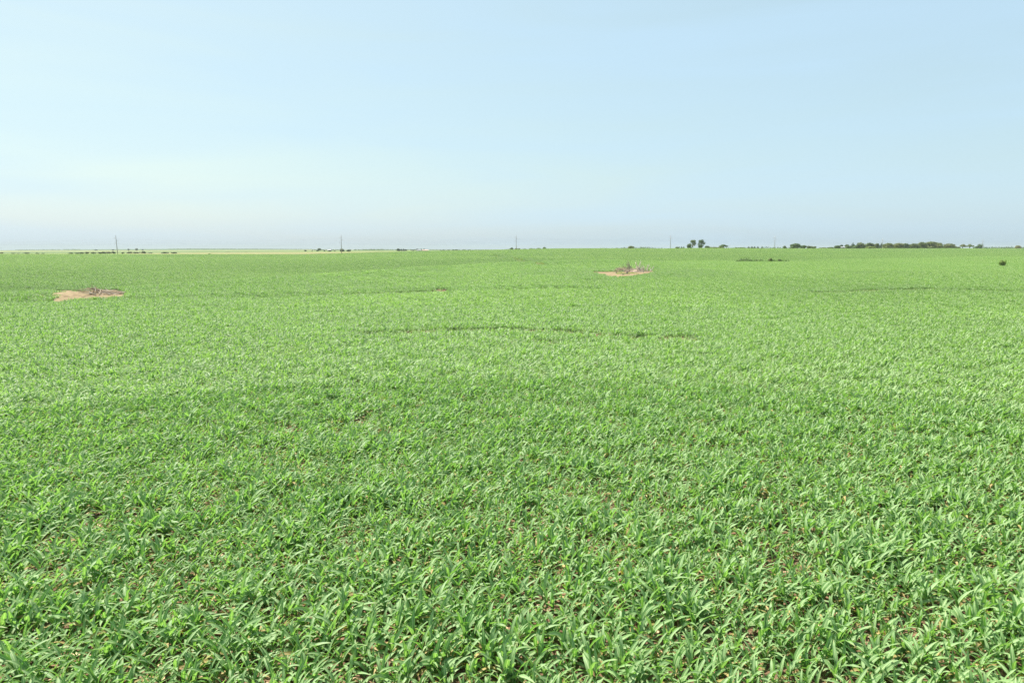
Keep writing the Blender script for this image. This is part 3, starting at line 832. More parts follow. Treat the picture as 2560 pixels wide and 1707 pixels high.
G1 = "trees along the right skyline"
TREES = [  # name, px, top, width px, depth, kind, material, label, category
    ("bush", 1577, 614.5, 17, Ye(1577, 10), 'bush', M_OLIVE, "boxy olive bush alone on the skyline left of the fourth power pole", "bush"),
    ("bush", 1694, 616.5, 12, Ye(1694, 20), 'bush', M_TREE, "low round dark bush just right of the fourth power pole", "bush"),
    ("conifer_tree", 1704, 615.5, 6, Ye(1704, 30), 'conifer', M_CONIFER, "small dark conifer right of the low round bush", "tree"),
    ("conifer_tree", 1709.5, 615.8, 5, Ye(1709, 30), 'conifer', M_CONIFER, "small dark conifer left of the two tall airy trees", "tree"),
    ("tree", 1723, 609.5, 12, Ye(1723, 25), 'dome', M_TREE, "dense dark tree at the left foot of the two tall airy trees", "tree"),
    ("tree", 1733, 598.5, 16, Ye(1734, 35), 'tall', M_OLIVE, "tall airy tree with gaps, left of the tallest pair", "tree"),
    ("tree", 1754, 598.2, 18, Ye(1753, 35), 'tall', M_TREE, "tall airy tree with drooping right limb, right of the pair", "tree"),
    ("tree", 1751, 610, 11, Ye(1748, 25), 'bush', M_TREE, "leafy dark green bush under the right tall airy tree", "bush"),
    ("bush", 1769, 614.3, 14, Ye(1769, 20), 'bush', M_TREE, "dark round bush at the left end of the olive hedge", "bush"),
    ("hedge", 1783, 617, 22, Ye(1783, 25), 'bush', M_OLIVE, "low olive hedge left of the spreading tree", "hedge"),
    ("hedge", 1800, 616.2, 20, Ye(1800, 15), 'bush', M_OLIVE, "olive hedge rising to the foot of the spreading tree", "hedge"),
    ("tree", 1808, 610.8, 22, Ye(1808, 30), 'spread', M_TREE, "spreading flat-topped tree at the right end of the olive hedge", "tree"),
    ("conifer_tree", 1872, 616, 9, Ye(1872, 120), 'conifer', M_CONIFER, "first dark conifer from the left in the short conifer row", "tree"),
    ("conifer_tree", 1880, 615.2, 8, Ye(1880, 120), 'conifer', M_CONIFER, "second dark conifer from the left in the short conifer row", "tree"),
    ("conifer_tree", 1887, 615, 8, Ye(1887, 120), 'conifer', M_CONIFER, "third dark conifer from the left in the short conifer row", "tree"),
    ("conifer_tree", 1895, 615.4, 8, Ye(1895, 120), 'conifer', M_CONIFER, "last dark conifer in the short conifer row", "tree"),
    ("conifer_tree", 1905.5, 615.2, 6, Ye(1905, 110), 'conifer', M_CONIFER, "lone dark conifer just right of the short conifer row", "tree"),
    ("hedge", 1850, 618, 26, Ye(1850, 150), 'bush', M_TREE, "faint low hedge left of the short conifer row", "hedge"),
    ("bush", 1963, 614, 10, Ye(1963, 60), 'bush', M_TREE, "small dark bush right of the fifth power pole", "bush"),
    ("tree", 1989, 608, 27, Ye(1989, 25), 'dome', M_TREE, "big dome-shaped dark tree right of the fifth power pole", "tree"),
    ("hedge", 2009, 612.8, 18, Ye(2009, 25), 'bush', M_TREE, "bushy hedge touching the big dome-shaped tree", "hedge"),
    ("hedge", 2023, 614.2, 16, Ye(2023, 25), 'bush', M_TREE, "middle bush of the hedge right of the dome-shaped tree", "hedge"),
    ("hedge", 2037, 615.2, 15, Ye(2037, 25), 'bush', M_TREE, "right end bush of the hedge beside the dome-shaped tree", "hedge"),
    ("hedge", 2057, 618.4, 18, Ye(2057, 40), 'bush', M_OLIVE, "very low hedge in the skyline gap left of the farmhouse", "hedge"),
    ("hedge", 2076, 617.5, 18, Ye(2076, 30), 'bush', M_TREE, "low hedge just left of the farmhouse trees", "hedge"),
    ("tree", 2094, 613, 16, Ye(2094, 20), 'dome', M_TREE, "small rounded tree in front of the farmhouse on its left", "tree"),
    ("tree", 2104, 611.3, 10, Ye(2104, 110), 'dome', M_CONIFER, "small dark tree behind the white farmhouse", "tree"),
    ("tree", 2118, 610.6, 14, Ye(2118, 110), 'dome', M_TREE, "dark tree rising behind the farmhouse annexe", "tree"),
    ("tree", 2122, 614, 15, Ye(2122, 18), 'bush', M_TREE, "dark bush in front of the farmhouse on its right", "bush"),
    ("tree", 2133, 606.2, 13, Ye(2133, 60), 'conifer', M_CONIFER, "pointed dark tree between the farmhouse and the big grove", "tree"),
    ("tree", 2152, 605.2, 22, Ye(2152, 25), 'dome', M_TREE, "large tree at the left end of the big grove", "tree"),
    ("tree", 2175, 606.5, 26, Ye(2175, 90), 'dome', M_TREE, "wide hazy tree at the back of the big grove", "tree"),
    ("tree", 2193, 607.5, 14, Ye(2193, 70), 'dome', M_TREE, "tree just left of the sixth power pole", "tree"),
    ("tree", 2205, 605.4, 11, Ye(2205, 40), 'conifer', M_CONIFER, "dark upright tree at the foot of the sixth power pole", "tree"),
    ("hedge", 2180, 615.8, 30, Ye(2180, 14), 'bush', M_WEED, "pale green low hedge in front of the big grove", "hedge"),
    ("tree", 2221, 607, 28, Ye(2221, 18), 'dome', M_OLIVE, "round olive tree right of the sixth power pole", "tree"),
    ("tree", 2248, 606.8, 24, Ye(2248, 20), 'dome', M_OLIVE, "second round olive tree right of the sixth power pole", "tree"),
    ("tree", 2264, 607.6, 18, Ye(2264, 25), 'dome', M_TREE, "dark tree touching the second round olive tree", "tree"),
    ("tree", 2285, 608, 27, Ye(2285, 20), 'dome', M_TREE, "dark rounded tree left of the tallest broad grove tree", "tree"),
    ("tree", 2307, 604.4, 24, Ye(2307, 24), 'dome', M_OLIVE, "left one of the tallest broad grove trees", "tree"),
    ("tree", 2330, 603, 30, Ye(2330, 26), 'dome', M_OLIVE, "tallest broad olive tree of the grove on the right", "tree"),
    ("tree", 2351, 606, 14, Ye(2351, 24), 'dome', M_OLIVE, "slim tree at the right end of the tall grove", "tree"),
    ("tree", 2374, 608.3, 28, Ye(2374, 20), 'dome', M_OLIVE, "round olive tree standing right of the tall grove", "tree"),
    ("hedge", 2395, 616, 14, Ye(2395, 30), 'bush', M_OLIVE, "low brush between the round tree and the two small trees", "hedge"),
    ("tree", 2408, 610, 17, Ye(2408, 20), 'spread', M_OLIVE, "left one of two small open trees near the seventh power pole", "tree"),
    ("tree", 2425, 609.8, 16, Ye(2425, 20), 'spread', M_OLIVE, "right one of two small open trees near the seventh power pole", "tree"),
    ("tree", 2446, 609.6, 23, Ye(2446, 16), 'flag', M_TREE, "lopsided windswept tree at the foot of the seventh power pole", "tree"),
    ("tree", 2546, 613.2, 15, Ye(2546, 260), 'dome', M_OLIVE, "brownish tree near the right edge of the picture", "tree"),
    ("hedge", 2140, 612.5, 18, Ye(2140, 30), 'bush', M_TREE, "dark undergrowth left of the large left grove tree", "hedge"),
    ("hedge", 2165, 611, 22, Ye(2165, 45), 'bush', M_TREE, "dark undergrowth right of the large left grove tree", "hedge"),
    ("tree", 2236, 610.5, 18, Ye(2236, 40), 'dome', M_TREE, "dark tree filling the gap between the two round olive trees", "tree"),
    ("tree", 2274, 610.5, 16, Ye(2274, 45), 'dome', M_TREE, "dark tree behind, right of the second round olive tree", "tree"),
    ("tree", 2297, 608.5, 16, Ye(2297, 50), 'dome', M_TREE, "dark tree tucked behind the left tall grove tree", "tree"),
    ("hedge", 2342, 609, 22, Ye(2342, 16), 'bush', M_OLIVE, "olive undergrowth at the foot of the tallest grove tree", "hedge"),
    ("hedge", 2361, 613, 16, Ye(2361, 30), 'bush', M_TREE, "dark undergrowth between the tall grove and the round olive tree", "hedge"),
    # middle of the skyline
    ("tree", 1279, 618.4, 10, 1150, 'dome', M_TREE, "small rounded tree just left of the third power pole", "tree"),
    ("bush", 1290, 620.6, 9, 830, 'bush', M_OLIVE, "olive bush at the foot of the third power pole", "bush"),
    ("bush", 1297, 620.4, 7, 850, 'bush', M_OLIVE, "small bush right of the third power pole", "bush"),
    ("hedge", 1313, 621, 12, 1250, 'bush', M_TREE, "short dark hedge right of the third power pole", "hedge"),
    ("hedge", 1333, 620.3, 22, 1250, 'bush', M_TREE, "middle stretch of the hedge right of the third power pole", "hedge"),
    ("hedge", 1348, 619.8, 14, 1250, 'bush', M_TREE, "hedge end touching the lone round tree", "hedge"),
    ("tree", 1361, 616.8, 9, 1250, 'dome', M_TREE, "lone round tree at the right end of the middle hedge", "tree"),
    ("bush", 1239, 623.6, 4, 800, 'bush', M_TREE, "tiny dark bush left of the third power pole on the field edge", "bush"),
    # left farmstead
    ("conifer_tree", 996, 621, 9, 1380, 'dome', M_CONIFER, "dark tree at the left end of the far farmstead", "tree"),
    ("conifer_tree", 1003, 621.2, 6, 1400, 'conifer', M_CONIFER, "left dark conifer of the far farmstead", "tree"),
    ("conifer_tree", 1008.5, 620.8, 7, 1400, 'conifer', M_CONIFER, "right dark conifer of the far farmstead", "tree"),
    ("bush", 1014, 623, 7, 1390, 'bush', M_CONIFER, "dark bush right of the farmstead conifers", "bush"),
    ("bush", 1033, 624.2, 12, 1420, 'bush', M_TREE, "dark bush left of the grey barn", "bush"),
    ("tree", 1043, 621.8, 9, 1460, 'dome', M_CONIFER, "dark tree behind the grey barn", "tree"),
    ("conifer_tree", 1053, 621.2, 6, 1470, 'conifer', M_CONIFER, "dark conifer between the barn and the tan-roofed house", "tree"),
    ("conifer_tree", 1060, 620.8, 8, 1470, 'conifer', M_CONIFER, "dark conifer behind the tan-roofed house", "tree"),
    ("bush", 1103, 624.6, 5, 1300, 'bush', M_TREE, "first bush of the row right of the far farmstead", "bush"),
    ("bush", 1110, 624, 6, 1300, 'bush', M_TREE, "second bush of the row right of the far farmstead", "bush"),
    ("bush", 1122, 624, 8, 1300, 'bush', M_TREE, "third bush of the row right of the far farmstead", "bush"),
    ("tree", 1133, 623.4, 6, 1300, 'dome', M_TREE, "small tree in the row right of the far farmstead", "tree"),
    ("tree", 1141, 623.2, 9, 1300, 'dome', M_TREE, "largest tree in the row right of the far farmstead", "tree"),
    ("bush", 1150, 625, 10, 1300, 'bush', M_TREE, "low bush right of the largest row tree", "bush"),
    ("bush", 1160, 623.6, 9, 1300, 'bush', M_TREE, "tall bush near the right end of the farmstead row", "bush"),
    ("bush", 1172, 624, 12, 1300, 'bush', M_TREE, "wide bush near the right end of the farmstead row", "bush"),
    ("bush", 1183, 624.6, 5, 1300, 'bush', M_TREE, "last bush at the right end of the farmstead row", "bush"),
    # behind the wheat
    ("bush", 763, 624.8, 6, 1250, 'bush', M_TREE, "small bush at the left behind the wheat field", "bush"),
    ("bush", 780, 626.8, 4, 1200, 'bush', M_TREE, "tiny bush behind the wheat left of the white shed", "bush"),
    ("tree", 798, 620.2, 9, 1700, 'dome', M_TREE, "lone rounded tree standing over the hedge left of the white shed", "tree"),
    ("bush", 793, 625.2, 6, 1300, 'bush', M_TREE, "dark bush under the lone tree left of the white shed", "bush"),
    ("bush", 811, 625.6, 5, 1250, 'bush', M_TREE, "small bush left of the white shed", "bush"),
    ("bush", 823, 624.8, 9, 1200, 'bush', M_TREE, "dark bush in front of the white shed", "bush"),
    ("bush", 837, 626, 5, 1200, 'bush', M_TREE, "small bush between the white shed and the second power pole", "bush"),
    ("tree", 855, 621.8, 12, 1150, 'dome', M_TREE, "dark tree just behind the second power pole", "tree"),
    ("bush", 872, 623.6, 12, 1150, 'bush', M_TREE, "bush right of the second power pole", "bush"),
    ("bush", 524.5, 633.2, 7, Ye(524, 4), 'bush', M_OLIVE, "small dark bush on the maize edge in front of the wheat", "bush"),
    ("bush", 570, 628.8, 11, 1250, 'bush', M_TREE, "low bush left of centre behind the wheat", "bush"),
    ("bush", 615, 629, 6, 1250, 'bush', M_TREE, "small low bush behind the left part of the wheat", "bush"),
]
left_row = [(4, 630.5, 9), (33, 631.5, 10), (47, 632.2, 7), (67, 631, 15), (94, 632.2, 9), (107, 632.4, 10)]
words = ["leftmost", "second", "third", "fourth, widest,", "fifth", "last"]
for (a, b, c), wd in zip(left_row, words):
    TREES.append(("bush", a, b, c, 900, 'bush', M_TREE, "%s bush of the scattered row at the far left edge" % wd, "bush"))
hedge_row = [(178, 631, 14), (193, 631, 14), (205, 630.6, 13), (217, 629.2, 12), (231, 629.6, 16), (250, 629.8, 12), (260, 629, 11), (272, 628.8, 13), (284, 628.2, 14)]
words = ["first", "second", "third", "fourth", "fifth", "sixth", "seventh", "eighth", "last"]
for (a, b, c), wd in zip(hedge_row, words):
    TREES.append(("hedge", a, b, c, 880, 'bush', M_TREE, "%s clump from the left in the hedge left of the first power pole" % wd, "hedge"))
after = [(307, 629.8, 8, "first small bush right of the first power pole"), (323, 628.8, 14, "dark bush pair member right of the first power pole"), (340, 629, 19, "wide grey green bush right of the first power pole"),
         (360, 627.6, 15, "tallest round bush right of the first power pole"), (375, 630.8, 13, "low bush right of the tallest round bush"), (411, 629.8, 18, "dark low bush at the left end of the wheat field"), (436, 629.6, 19, "broad low bush behind the left end of the wheat field")]
for a, b, c, lb in after: TREES.append(("bush", a, b, c, 880, 'bush', M_TREE, lb, "bush"))
ridge = [(240, 623.4, 8, "round far tree on the hill skyline left of the first power pole"), (282, 623.2, 6, "small far tree on the hill just left of the first power pole"),
         (320.5, 621.6, 4.5, "first lone tree on the hill right of the first power pole"), (341, 620.4, 6.5, "tallest lone tree on the hill right of the first power pole"), (356.5, 622.6, 4, "smallest lone tree on the hill right of the first power pole")]
for a, b, c, lb in ridge: TREES.append(("tree", a, b, c, 2900, 'dome', M_TREE, lb, "tree"))
for i, T in enumerate(TREES):
    nm, px, top, w, Y, kind, m_, lb, cat = T
    tree(nm, px, top, w, Y, kind, m_, lb, cat, seed=i, group="far trees and hedges", tint=.45 if 'brownish' in lb else random.choice([0, 0, .1, .2]))

# a lone bush and two shrubs standing in the maize
def field_bush(px, base_py, top_py, wpx, material, label, seed):
    x, y = ground_at(px, base_py, .3)
    tree("bush", px, top_py, wpx, y, 'bush', material, label, "bush", seed=seed)
field_bush(2507.5, 666, 649, 16, M_WEED, "lone round bush standing in the maize at the far right", 1)
field_bush(1928, 655, 644.5, 12, M_OLIVE, "taller of two shrubs in the weedy strip", 2)
field_bush(1949.5, 654.5, 647, 9.5, M_TREE, "smaller dark shrub in the weedy strip", 3)

def far_woods():
    rng = random.Random(5); mb = MB()
    spans = [(38, 80, 625.6, 3900), (78, 92, 625.4, 3900), (94, 150, 626.3, 4000), (160, 200, 626, 3800), (420, 640, 626.3, 4300), (640, 780, 625.8, 4300), (780, 822, 623.6, 2100), (820, 850, 623.4, 2300), (885, 965, 623.2, 2300), (905, 960, 622.2, 2600),
             (965, 1000, 624, 2500), (1010, 1060, 623.8, 2600), (1060, 1280, 624, 3500), (1262, 1282, 622, 2400), (1300, 1370, 622.3, 2400), (1500, 1545, 620, 2200), (1540, 1580, 618.6, 2000), (1585, 1640, 617.6, 1900), (1600, 1622, 616.6, 2000), (1640, 1655, 618.6, 2100), (1815, 1870, 618.2, 1900), (1905, 1990, 617.5, 1900),
             (2455, 2580, 616.6, 2300), (2440, 2600, 617.4, 2100)]
    for x0, x1, top, Y in spans:
        n = max(3, int((x1 - x0) / 4))
        for i in range(n):
            px = x0 + (x1 - x0) * (i + rng.uniform(.1, .9)) / n
            yy = Y + rng.uniform(-60, 60)
            x, y, zt = point_at(px, top + rng.uniform(-.5, 1.0), yy)
            zb = hz(x, y); h_ = max(zt - zb, 3.0); w = rng.uniform(3.0, 6.5) * Y / 1707
            sub = MB(); leaf_cloud(sub, rng, [(0, 0, .5, .5, .5, .5), (rng.uniform(-.4, .4), 0, .35, .5, .4, .35)], 46, .19)
            for f, sh in zip(sub.f, sub.sh[::4]):
                mb.add([(x + sub.v[q][0] * w, y + sub.v[q][1] * w, zb + sub.v[q][2] * h_) for q in f], [(0, 1, 2, 3)], shade=sh)
    o = mb.build("distant_woods", M_TREE)
    tag(o, "blue hazy line of distant woods along the horizon", "woods", kind='stuff')
far_woods()

# ------------------------------------------------------------------ power line
POLE0 = np.array([-.58 * 542, 542.0]); POLE_D = np.array([159.4, 75.9])
POLE_PX = [(290.5, 588.5), (852.5, 587), (1290.5, 588), (1677, 587), (1938, 590), (2207, 596), (2458, 598)]
arm_pts = [[], [], []]
ordw = ["first", "second", "third", "fourth", "fifth", "sixth", "seventh"]
note = ["leaning slightly, over the hedge", "standing in the wheat", "beside an olive bush", "left of the tall airy trees", "left of the dome-shaped tree", "above the big grove", "above the windswept tree"]
arm_dir = Vector((POLE_D[1], -POLE_D[0], 0)).normalized()
line_dir = Vector((POLE_D[0], POLE_D[1], 0)).normalized()
for k, (px, top) in enumerate(POLE_PX):
    Y = POLE0[1] + k * POLE_D[1]
    x, y, zt = point_at(px, top, Y)
    zb = hz(x, y); hp = zt - zb
    e = empty("power_pole", (x, y, zb))
    if k == 0: e.rotation_euler = (0, R(-2.2), 0)
    tag(e, "%s wooden power pole from the left, %s" % (ordw[k], note[k]), "power pole", "power poles along the field edge")
    mb = MB(); mb.tube([(0, 0, -.5), (0, 0, hp * .5), (0, 0, hp)], [.30, .26, .20], 10); mb.build("pole", M_POLE, e, True)
    for j, (fz, sgn) in enumerate(((.86, -1), (.73, 1), (.60, -1))):
        z = hp * fz
        # the arms are seen nearly broadside: they stand square to the line
        d = (arm_dir * .55 + Vector((1, 0, 0)) * .84).normalized() * sgn
        a = MB(); a.tube([(0, 0, z), tuple(d * .8 + Vector((0, 0, z + .12))), tuple(d * 2.2 + Vector((0, 0, z + .16)))], [.12, .10, .08], 6); arm = a.build("arm", M_POLE, e)
        i_ = MB(); p = d * 2.15 + Vector((0, 0, z + .12))
        i_.tube([p, p + Vector((0, 0, -.25)), p + Vector((0, 0, -.26)), p + Vector((0, 0, -.6))], [.05, .05, .09, .07], 8); i_.build("insulator", M_GLASSY, arm)
        arm_pts[j].append(Vector((x, y, zb)) + p + Vector((0, 0, -.6)))
for j, wd in enumerate(("highest", "middle", "lowest")):
    pts = arm_pts[j]; pts = [pts[0] * 2 - pts[1]] + pts + [pts[-1] * 2 - pts[-2]]
    path = []
    for a, b in zip(pts[:-1], pts[1:]):
        for i in range(16):
            u = i / 16; p = a.lerp(b, u); p.z -= 4 * 2.6 * u * (1 - u); path.append(p)
    path.append(pts[-1])
    mb = MB(); mb.tube(path, [.022] * len(path), 4)
    tag(mb.build("power_cable", M_METAL), "%s thin cable strung from pole to pole above the field edge" % wd, "cable", "power cables")

# ------------------------------------------------------------------ farm buildings
def house(px, base_py_top, wpx, hpx, Y, wall_m, roof_m, label, name="farmhouse", openings=(), depth=7.0, roof_h=.4, base=None):
    x, y, zt = point_at(px, base_py_top, Y)
    zb = hz(x, y) if base is None else base
    w = wpx * Y / 1707; tot = zt - zb; rh = max(.8, tot * roof_h); wh = tot - rh
    e = empty(name, (x, y, zb), random.uniform(-.2, .2)); tag(e, label, name.replace("_", " ").replace("farmhouse", "house"))
    mb = MB(); mb.box(-w / 2, w / 2, 0, depth, -.3, wh); wl_ = mb.build("wall", wall_m, e)
    mb = MB(); o = .35
    V = [(-w / 2 - o, -o, wh), (w / 2 + o, -o, wh), (w / 2 + o, depth + o, wh), (-w / 2 - o, depth + o, wh), (-w / 2 - o, depth / 2, wh + rh), (w / 2 + o, depth / 2, wh + rh)]
    V += [(a, b, c + .12) for a, b, c in V]
    mb.add(V, [(0, 3, 2, 1), (6, 7, 11, 10), (8, 9, 10, 11), (0, 1, 7, 6), (2, 3, 9, 8), (1, 2, 8, 11, 7), (3, 0, 6, 10, 9)])
    mb.build("roof", roof_m, e)
    for nm, u0, u1, v0, v1 in openings:
        mb = MB(); mb.box(-w / 2 + w * u0, -w / 2 + w * u1, -.05, .06, wh * v0, wh * v1); mb.build(nm, M_DARK, e)
    return e
house(2105, 617.0, 8.5, 4, Ye(2105, 55), M_WHITE, M_GREYROOF, "white farmhouse half hidden by trees on the right skyline", openings=(("door", .45, .55, 0, .7), ("window", .12, .28, .4, .75), ("window", .7, .86, .4, .75)), roof_h=.3)
house(2112, 617.3, 4, 4, Ye(2113, 55), M_WHITE, M_GREYROOF, "small white annexe right of the white farmhouse", "annexe", (("window", .35, .65, .4, .75),), 4.0, .25)
house(2138, 619.0, 3, 3, Ye(2139, 45), M_WHITE, M_GREYROOF, "little white shed left of the big grove", "shed", (("door", .35, .65, 0, .8),), 3.0, .25)
house(1047, 624.8, 12, 4, 1400, M_WHITE, M_GREYROOF, "grey-white barn with dark doorway in the far farmstead", "barn", (("doorway", .55, .82, 0, .85),), 12.0, .45)
house(1063, 624.3, 14, 4, 1410, M_WHITE, M_TANROOF, "low house with pale tan roof in the far farmstead", "farmhouse", (("window", .2, .3, .4, .8), ("door", .5, .56, 0, .8)), 9.0, .7)
house(822, 624.0, 9, 3, 1500, M_WHITE, M_WHITE, "white shed behind the wheat left of the second power pole", "shed", (("door", .4, .6, 0, .8),), 8.0, .4)

def tank(px, top, wpx, Y, label):
    x, y, zt = point_at(px, top, Y); zb = hz(x, y); r = wpx * Y / 1707 / 2
    e = empty("storage_tank", (x, y, zb)); tag(e, label, "tank")
    h_ = zt - zb
    mb = MB(); mb.tube([(0, 0, 0), (0, 0, h_ * .8), (0, 0, h_ * .94), (0, 0, h_)], [r, r, r * .7, r * .15], 14); mb.build("shell", M_WHITE, e, True)
    mb = MB(); mb.tube([(0, 0, h_ * .98), (0, 0, h_ * 1.04)], [r * .18, r * .18], 8); mb.build("lid", M_GREYROOF, e)
tank(1076, 626.4, 2.6, 1330, "larger white tank right of the tan-roofed house")
tank(1087, 626.9, 2.0, 1330, "smaller white tank right of the far farmstead")
tank(1010.5, 627.4, 3.0, 1300, "white tank in front of the farmstead conifers")

# ------------------------------------------------------------------ dead wood in the clearings
def limb(rng, p, d, length, r, seg=5, up=.1, wob=.18):
    pts, rad = [Vector(p)], [r]
    d = Vector(d).normalized()
    for i in range(seg):
        d = (d + Vector((rng.uniform(-wob, wob), rng.uniform(-wob, wob), rng.uniform(-wob, wob) + up))).normalized()
        pts.append(pts[-1] + d * length / seg); rad.append(r * (1 - .8 * (i + 1) / seg))
    return pts, rad

def dead_tree(loc, label, dirs, height_, r, material, seed, forks=3):
    rng = random.Random(seed)
    e = empty("dead_tree", loc); tag(e, label, "dead tree", "dead trees in the clearing")
    pts, rad = limb(rng, (0, 0, -.2), dirs[0], height_, r, 7, .05)
    mb = MB(); mb.tube(pts, rad, 7); mb.build("trunk", material, e, True)
    for i, d in enumerate(dirs[1:]):
        k = 1 + i % 4
        p2, r2 = limb(rng, pts[k], d, height_ * rng.uniform(.5, .75), rad[k] * .75, 6, .12)
        mb = MB(); mb.tube(p2, r2, 6); b = mb.build("branch", material, e, True)
        for q in range(forks):
            j = rng.randint(2, 5)
            p3, r3 = limb(rng, p2[j], Vector(d) + Vector((rng.uniform(-1, 1), rng.uniform(-1, 1), rng.uniform(-.1, .8))), height_ * rng.uniform(.18, .36), max(r2[j] * .7, .02), 4, .1)
            mb = MB(); mb.tube(p3, r3, 5); mb.build("twig", material, b, True)
    return e

def on_ground(px, py, lift=.0):
    x, y = ground_at(px, py); return (x, y, hz(x, y) + lift)

dead_tree(on_ground(1601, 681), "tallest bleached dead tree leaning left in the clearing", [(-.25, 0, 1), (-.75, .2, .55), (.12, -.1, 1), (.35, .2, 1), (-.5, -.3, .8), (.5, 0, .5)], 3.2, .26, M_DEAD, 3, 6)
dead_tree(on_ground(1608, 682), "small forked bleached dead tree at the foot of the tallest one", [(.1, 0, 1), (-.6, 0, .8), (.5, .2, .9)], 2.2, .22, M_DEAD, 4, 3)
dead_tree(on_ground(1619, 679), "pale dead tree with upright prongs at the right of the clearing", [(0, 0, 1), (-.2, .1, 1), (.55, 0, 1), (.3, -.2, 1)], 2.2, .19, M_DEAD, 8, 4)
dead_tree(on_ground(1624, 679), "slender slanting dead tree at the right end of the clearing", [(.55, 0, 1), (.2, .1, 1), (.8, 0, .6)], 2.2, .16, M_DEAD, 9, 4)
dead_tree(on_ground(1569, 680), "dark upright snag between the brush heap and the bleached trees", [(-.05, 0, 1), (.3, 0, 1)], 2.5, .18, M_GREYW, 5, 2)
dead_tree(on_ground(1586, 679), "fallen grey dead tree lying between the snag and the tallest tree", [(-.9, 0, .55), (-.7, .3, .9), (-1, -.2, .2), (-.2, 0, .9)], 3.8, .26, M_GREYW, 6, 5)

def brush_heap(loc, label, rx, ry, hh, nb, material, twig_m, seed, ntw=260):
    """a heap of cut branches: each big branch a part, the fine twigs one mass"""
    rng = random.Random(seed)
    e = empty("brush_heap", loc); tag(e, label, "brush heap", "brush heaps in the clearings")
    i_soil = 'left' in label
    core = MB(); N = 14; rings = 5                                   # the packed earth and litter inside
    vs = []
    for i in range(rings + 1):
        f = i / rings
        for k in range(N):
            a = 6.2832 * k / N; q = (1 - f) ** .6 * rng.uniform(.85, 1.05)
            vs.append((rx * .85 * q * math.cos(a), ry * .85 * q * math.sin(a), -.15 + hh * .78 * f * rng.uniform(.9, 1.05)))
    fs = [(i * N + k, i * N + (k + 1) % N, (i + 1) * N + (k + 1) % N, (i + 1) * N + k) for i in range(rings) for k in range(N)]
    core.add(vs, fs); core.build("litter", M_SOIL_BARE if i_soil else twig_m, e, True)
    for i in range(nb):
        a = rng.uniform(0, 6.28); q = rng.uniform(0, .9) ** .5
        z = hh * (1 - q ** 1.7) * rng.uniform(.7, 1.0) + .05
        b = rng.uniform(0, 6.28)
        pts, rad = limb(rng, (rx * q * math.cos(a), ry * q * math.sin(a), z), (math.cos(b), math.sin(b), rng.uniform(-.35, .35)), rng.uniform(.5, 1.0) * min(rx, ry) * 1.1, rng.uniform(.04, .10), 4, .0, .25)
        mb = MB(); mb.tube(pts, rad, 5); mb.build("branch", material if i % 3 else M_DEAD, e)
    tw = MB()
    for i in range(ntw):
        a = rng.uniform(0, 6.28); q = rng.uniform(0, 1) ** .5
        z = hh * (1 - q ** 1.7) * rng.uniform(.8, 1.08)
        d = Vector((math.cos(a) + rng.uniform(-1, 1), math.sin(a) + rng.uniform(-1, 1), rng.uniform(-.4, .8)))
        pts, rad = limb(rng, (rx * q * math.cos(a), ry * q * math.sin(a), z), d, rng.uniform(.3, .8), rng.uniform(.010, .022), 3, 0, .3)
        tw.tube(pts, rad, 3)
    tag(tw.build("twigs", twig_m, e), kind='stuff')
    return e
brush_heap(on_ground(1557, 680), "domed brown brush heap at the left of the dead trees", 2.5, 1.8, 1.5, 34, M_TWIG, M_TWIG, 11, 520)
brush_heap(on_ground(1592, 681), "low grey heap of branches under the tallest dead tree", 3.4, 2.2, 1.2, 44, M_GREYW, M_TWIG, 12, 300)
brush_heap(on_ground(1578, 680), "low brown brush heap right of the dark snag", 1.9, 1.5, 1.0, 24, M_GREYW, M_TWIG, 13, 220)
brush_heap(on_ground(236, 741), "grey-brown brush mound on the tan soil at the far left", 2.4, 2.8, 1.25, 34, M_TWIG, M_TWIG, 14, 300)
brush_heap(on_ground(270, 739.5), "low tail of branches right of the grey brush mound", 2.4, 1.8, .62, 26, M_TWIG, M_TWIG, 15, 320)
brush_heap(on_ground(214, 740), "low tan litter heap left of the grey brush mound", 1.3, 1.5, .65, 12, M_TWIG, M_TWIG, 16, 160)

def stump(px, py, r, h_, label, seed):
    rng = random.Random(seed)
    e = empty("stump", on_ground(px, py)); tag(e, label, "stump")
    mb = MB(); mb.tube([(0, 0, -.1), (.02, 0, h_ * .3), (.06, .02, h_)], [r * 1.3, r, r * .85], 9); mb.build("trunk", M_GREYW, e)
    for i in range(5):
        a = i * 1.26 + rng.uniform(-.3, .3)
        pts, rad = limb(rng, (0, 0, h_ * .25), (math.cos(a), math.sin(a), -.15), r * 2.6, r * .4, 4, 0, .3)
        m2 = MB(); m2.tube(pts, rad, 6); m2.build("root", M_TWIG, e)
stump(1567, 686, .32, .75, "brown upturned stump in front of the clearing", 21)
stump(1556, 688, .30, .35, "low grey stump at the front edge of the clearing", 22)
stump(1540, 684, .25, .4, "small brown stump left of the brush heap", 23)

# ------------------------------------------------------------------ weeds, residue, clods
def weeds(name, spots, label, seed, size=.16, material=M_WEED):
    """spots: (x, y, radius, height, count)"""
    rng = random.Random(seed); mb = MB()
    for x, y, r, h_, n in spots:
        for _ in range(n):
            a = rng.uniform(0, 6.28); q = r * rng.random() ** .5
            px, py = x + q * math.cos(a), y + q * math.sin(a)
            z = rng.uniform(.02, 1) * h_ * (1 - .5 * q / r)
            c = Vector((px, py, hz(x, y) + z))
            n_ = Vector((rng.uniform(-1, 1), rng.uniform(-1, 1), rng.uniform(.1, 1))).normalized()
            u = n_.orthogonal().normalized(); v = n_.cross(u); s = size * rng.uniform(.5, 1.3)
            mb.add([c - u * s, c - v * s * .5, c + u * s, c + v * s * .5], [(0, 1, 2, 3)], shade=rng.uniform(0, 1))
    tag(mb.build(name, material), label, "weeds", kind='stuff')
W = []
